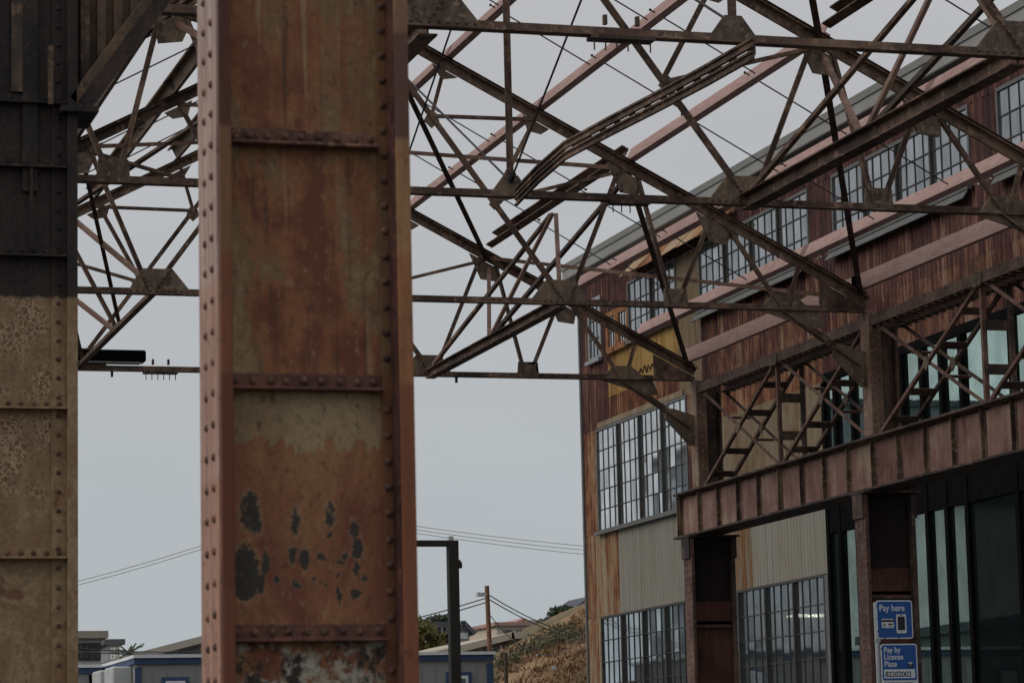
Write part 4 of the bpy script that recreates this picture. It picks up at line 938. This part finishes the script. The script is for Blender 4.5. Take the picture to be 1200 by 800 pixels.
trailer('grey site trailer with blue trim and pale cooling units on its end', tA.x, tB.x, TY, TY+6.6, (tA.z+tB.z)/2, [(tw.x, tw2.x, tw.z), (tv.x, tv2.x, tv.z)], 3)
q = on_y(70, 775, 64); q2 = on_y(114, 785, 64)
trailer('low site trailer with a blue roof edge beside a pale apartment house', q.x-3, q2.x, 64, 68, q2.z+.08, [], 0)
def shed(label, pts, Y, depth, wall, win):
    """gabled shed whose gable end faces the yard: pts = roof line, left to right"""
    P = [on_y(*p, Y) for p in pts]; cx = sum(p.x for p in P)/len(P)
    root = thing('long_shed', label, 'building', (cx, Y, 0))
    out = [(P[0].x, Y, 0)]+[(p.x, Y, p.z) for p in P]+[(P[-1].x, Y, 0)]
    wpart('wall', MB().poly([(x, y+depth/2, z) for x, y, z in out], (0, 1, 0), depth), 'beige', root)
    for i in range(len(P)-1):
        a, b_ = P[i], P[i+1]
        wpart('roof', MB().prof((a.x-.05, Y+depth/2, a.z-.05), (b_.x+.05, Y+depth/2, b_.z-.05), P_R(depth+.8, .1)), 'beige_roof', root)
        wpart('barge_board', MB().prof((a.x-.05, Y-.43, a.z-.12), (b_.x+.05, Y-.43, b_.z-.12), P_R(.06, .24)), 'beige', root)
        nn = max(2, int((b_.x-a.x)/.9))
        for k in range(nn):
            t0, t1 = (k+.08)/nn, (k+.92)/nn
            pa, pb = a.lerp(b_, t0), a.lerp(b_, t1)
            hgt = min(win, pa.z-3.2, pb.z-3.2)
            if hgt < .3: continue
            wpart('window', MB().poly([(pa.x, Y-.02, pa.z-.3-hgt), (pb.x, Y-.02, pb.z-.3-hgt), (pb.x, Y-.02, pb.z-.3), (pa.x, Y-.02, pa.z-.3)], (0, 1, 0), .03), 'shed_wall', root)
    return root
shed('long beige shed with a low pitched roof behind the site trailer', [(60, 792), (140, 770), (300, 728), (470, 772)], 100, 20, 'beige', 1.5)
shed('beige shed with a band of tall dark windows beside the hill', [(495, 767), (597, 741), (645, 741), (760, 765)], 105, 20, 'beige', 1.4)
q = on_y(597, 743, 105); 
def house(label, px0, px1, pyb, pyt, Y, depth, wall, roof, gable=None, wins=(), name='house', eave=None):
    a, b_ = on_y(px0, pyt, Y), on_y(px1, pyt, Y); 
    root = thing(name, label, 'house', ((a.x+b_.x)/2, Y, 0)); zt_ = a.z; cx = (a.x+b_.x)/2
    wpart('wall', MB().box(a.x, b_.x, Y, Y+depth, 0, zt_), wall, root)
    if gable:
        gz = on_y((px0+px1)/2, gable, Y).z
        wpart('gable_wall', MB().poly([(a.x, Y+depth/2, zt_), (b_.x, Y+depth/2, zt_), (cx, Y+depth/2, gz)], (0, 1, 0), depth-.02), wall, root)
        for s, e_ in ((a, -1), (b_, 1)): wpart('roof', MB().prof((s.x+e_*.25, Y+depth/2, zt_-.12), (cx, Y+depth/2, gz+.12), P_R(depth+.6, .2)), roof, root)
    else: wpart('roof', MB().box(a.x-.2, b_.x+.2, Y-.25, Y+depth+.2, zt_, zt_+.22), roof, root)
    for (wx0, wx1, wy0, wy1, cols) in wins:
        u, v = on_y(wx0, wy0, Y), on_y(wx1, wy1, Y)
        wn = wpart('window', MB().box(u.x, v.x, Y-.06, Y-.001, v.z, u.z), 'sash' if wall != 'greyhouse' else 'white', root); cw = (v.x-u.x)/cols
        for k in range(cols): wsub('pane', MB().box(u.x+cw*k+.06, u.x+cw*(k+1)-.06, Y-.08, Y-.061, v.z+.06, u.z-.06), 'far_glass', root, wn)
    return root
house('pale apartment house with a row of dark framed windows', 60, 118, 800, 748, 90, 10, 'pale', 'beige_roof', None, [(91, 118, 753, 762, 4), (91, 118, 764, 773, 4)], 'apartment_house')
house('narrow grey building with stacked balconies behind the apartment house', 127, 140, 800, 755, 120, 6, 'greyhouse', 'slate', None, [(129, 138, 758, 763, 2), (129, 138, 766, 772, 2)], 'apartment_house')
house('white fronted row house on the ridge beside a yellowing tree', 509, 519, 800, 733, 150, 8, 'pale', 'slate', None, [(511, 517, 735, 741, 2), (511, 517, 743, 750, 2)])
house('small grey gabled house on the ridge behind the portal post', 534, 550, 800, 740, 150, 8, 'greyhouse', 'slate', 731, [(536, 548, 741, 748, 3)])
house('flat grey house squeezed between two ridge houses', 521, 533, 800, 736, 152, 8, 'greyhouse', 'slate', None, [])
house('peach terrace with a terracotta roof on the ridge', 582, 640, 800, 733, 170, 10, 'cond_wall', 'terracotta', None, [(590, 600, 738, 742, 3), (605, 625, 738, 742, 4)], 'terrace_house')
house('upper peach terrace with terracotta roof on the ridge', 603, 622, 800, 731, 172, 10, 'cond_wall', 'terracotta', 728, [], 'terrace_house')
house('white flat roofed block on the ridge near the hill', 622, 646, 800, 730, 180, 10, 'pale', 'pale', None, [], 'terrace_house')

# ------------------------------------------------------------------ hill
crest = [(575, 772), (600, 755), (625, 743), (645, 733), (665, 721), (690, 709), (720, 690), (760, 668), (830, 640), (950, 600)]
HB = 100.0
cp = [on_y(x, y_, HB) for x, y_ in crest]; cp = [Vector((cp[0].x-3, HB, 1.5))]+cp
rows = []; nr_ = 34; nc = 90
def crest_at(t):
    f = t*(len(cp)-1); i = min(int(f), len(cp)-2); return cp[i].lerp(cp[i+1], f-i)
hv = []
from mathutils import noise as mno
for j in range(nr_+1):
    s = j/nr_
    for i in range(nc+1):
        c_ = crest_at(i/nc)
        if s <= .7: k = s/.7; y_ = 72+(HB-72)*k; prof = k**.85
        else: k = (s-.7)/.3; y_ = HB+50*k; prof = 1-.5*k
        x_ = c_.x*(y_/HB*.35+.65) if y_ < HB else c_.x
        nz_ = (mno.noise((x_*.35, y_*.35, 1))*.45+mno.noise((x_*1.3, y_*1.3, 4))*.18)*(min(1, k*3) if s <= .7 else 1)*(.35 if abs(s-.7) < .04 else 1)
        hv.append((x_, y_, max(-.4, c_.z*prof+nz_-.05)))
hb = MB().add(hv, [(j*(nc+1)+i, j*(nc+1)+i+1, (j+1)*(nc+1)+i+1, (j+1)*(nc+1)+i) for j in range(nr_) for i in range(nc)])
o = part('hill', hb, 'hill'); o['kind'] = 'structure'
for f in o.data.polygons: f.use_smooth = True
# dry grass, brush and stones on the face of the hill
tuft = MB(); brush = MB(); stone = MB()
for k in range(4200):
    j = random.randint(4, int(nr_*.7)); i = random.randint(0, 62); p = Vector(hv[j*(nc+1)+i])+Vector((random.uniform(-.3, .3), random.uniform(-.5, .5), 0))
    patch = mno.noise((p.x*.25, p.y*.2, 9))+(-.35 if i > 40 else .12)
    if patch > .2:
        for q_ in range(12):
            c_ = p+Vector((random.gauss(0, .25), random.gauss(0, .25), abs(random.gauss(.06, .1)))); s_ = random.uniform(.025, .06)
            d1 = Vector((random.gauss(0, 1), random.gauss(0, 1), random.gauss(0, 1))).normalized()*s_; d2 = d1.orthogonal()*random.uniform(.5, .9)
            brush.add([c_-d1-d2, c_+d1-d2, c_+d1+d2, c_-d1+d2], [(0, 1, 2, 3)])
    else:
        for q_ in range(3):
            h_ = random.uniform(.1, .28); dx, dy = random.gauss(0, .12), random.gauss(0, .12); w_ = random.uniform(.02, .05)
            c_ = p+Vector((random.gauss(0, .2), random.gauss(0, .2), -.05))
            tuft.add([c_+Vector((-w_, 0, 0)), c_+Vector((w_, 0, 0)), c_+Vector((dx, dy, h_))], [(0, 1, 2)])
    if k % 60 == 0:
        s_ = random.uniform(.04, .13); 
        vs = [p+Vector((a*s_*random.uniform(.6, 1.2), b*s_*random.uniform(.6, 1.2), c*s_*random.uniform(.4, .9))) for a in (-1, 1) for b in (-1, 1) for c in (-1, 1)]
        stone.add(vs, [(0, 1, 3, 2), (4, 6, 7, 5), (0, 4, 5, 1), (2, 3, 7, 6), (0, 2, 6, 4), (1, 5, 7, 3)])
for nm, mb, mt, lb in (('dry_grass', tuft, 'straw', 'dry straw grass on the hillside'), ('brush', brush, 'bush', 'grey green low brush on the hillside'), ('loose_stones', stone, 'pale', 'pale loose stones on the hillside')):
    o = part(nm, mb, mt); o['kind'] = 'stuff'; tag(o, lb, nm.replace('_', ' '))
house('dark roofed house sitting on top of the hill', 668, 716, 800, 718, 135, 3, 'greyhouse', 'slate', 703, [])

# ------------------------------------------------------------------ trees on the ridge
def tree(label, px, pyb, pyt, Y, rx, mat, n=900, shape=1.0, leaf=.22):
    t = on_y(px, pyt, Y); root = thing('tree', label, 'tree', (t.x, Y, 0)); H = t.z
    b = MB().tube([(t.x, Y, 0), (t.x+.1, Y, H*.45), (t.x, Y+.1, H*.8)], .28, 8, .07)
    for k in range(7):
        a = k*2.4; b.tube([(t.x, Y, H*(.4+.05*k)), (t.x+math.cos(a)*rx*.6, Y+math.sin(a)*rx*.6, H*(.55+.05*k))], .09, 5, .03)
    wpart('trunk', b, 'bark', root)
    cl = [(Vector((random.gauss(0, .42)*rx*(1-.25*abs(h-.3)), random.gauss(0, .42)*rx, 0)), h, random.uniform(.5, 1)) for h in [random.random() for _ in range(26)]]
    b = MB(); z0 = on_y(px, pyb, Y).z
    for k in range(n):
        c_, h, s_ = random.choice(cl)
        wid = math.sin(math.pi*(.12+.83*h**shape))
        p = Vector((t.x+c_.x*wid, Y+c_.y*wid, z0+(H-z0)*h))+Vector((random.gauss(0, .18)*rx*.8, random.gauss(0, .18)*rx*.8, random.gauss(0, .16)*rx*.7))
        p.z = min(p.z, H)
        d1 = Vector((random.gauss(0, 1), random.gauss(0, 1), random.gauss(0, 1))).normalized()*leaf*random.uniform(.6, 1.2); d2 = d1.orthogonal().normalized()*leaf*random.uniform(.3, .6)
        b.add([p-d1, p+d2, p+d1, p-d2], [(0, 1, 2, 3)])
    wpart('crown', b, mat, root); return root
tree('bushy olive green tree turning yellow behind the site trailer', 488, 768, 726, 118, 1.25, 'leaf', 1300)
tree('dark conifer rising behind the white row house', 513, 740, 722, 165, 1.0, 'leaf_dark', 500, 1.6)
tree('dark round tree behind the small grey gabled house', 530, 745, 731, 170, 1.3, 'leaf_dark', 500)
tree('small dark tree between the white block and the hill', 650, 745, 726, 160, 1.5, 'leaf_dark', 700)
tree('low green tree on the crest of the hill beside the dark roofed house', 661, 728, 713, 125, 1.0, 'leaf_dark', 500)
# palm
t = on_y(151, 764, 112); root = thing('palm_tree', 'small palm tree above the site trailer roof', 'palm', (t.x, 112, 0))
wpart('trunk', MB().tube([(t.x, 112, 0), (t.x, 112, t.z)], .16, 8, .12), 'bark', root)
for k in range(14):
    a = k*2.399; el = random.uniform(-.3, 1.0); fr_ = []
    for j in range(6):
        r_ = j*.13; fr_.append(Vector((t.x+math.cos(a)*r_*math.cos(el*.5), 112+math.sin(a)*r_*math.cos(el*.5), t.z+math.sin(el)*r_-.32*(r_**2))))
    b = MB()
    for j in range(5):
        p, q = fr_[j], fr_[j+1]; sd = (q-p).cross(Vector((0, 0, 1))).normalized()*.11*(1-j/6)
        b.add([p-sd-Vector((0, 0, .05)), q-sd*.8-Vector((0, 0, .05)), q, p], [(0, 1, 2, 3)]).add([p, q, q+sd*.8-Vector((0, 0, .05)), p+sd-Vector((0, 0, .05))], [(0, 1, 2, 3)])
    wpart('frond', b, 'leaf_dark', root)

# ------------------------------------------------------------------ buildings across the yard (they show in the glass)
def block(label, X0, X1, Y0, Y1, H, wall, rows_, cols):
    root = thing('yard_building', label, 'building', ((X0+X1)/2, (Y0+Y1)/2, 0))
    wpart('wall', MB().box(X0, X1, Y0, Y1, 0, H), wall, root); wpart('roof', MB().box(X0-.3, X1+.3, Y0-.3, Y1+.3, H+.001, H+.4), 'slate', root)
    for i in range(cols):
        for j in range(rows_):
            yy = Y0+(Y1-Y0)*(i+.5)/cols; zz = H*(j+.6)/(rows_+.2)
            wpart('window', MB().box(X1+.001, X1+.08, yy-1.1, yy+1.1, zz-.8, zz+.8), 'far_glass', root)
block('long grey shed across the yard mirrored in the glazed front', -26, -14, 70, 125, 7.5, 'shed_wall', 2, 12)
block('white block across the yard mirrored in the sash windows', -40, -22, 135, 160, 15.0, 'white', 3, 5)
block('tall grey block across the yard mirrored in the sash windows', -50, -30, 165, 200, 24.0, 'greyhouse', 5, 6)

scn.render.engine = 'CYCLES'
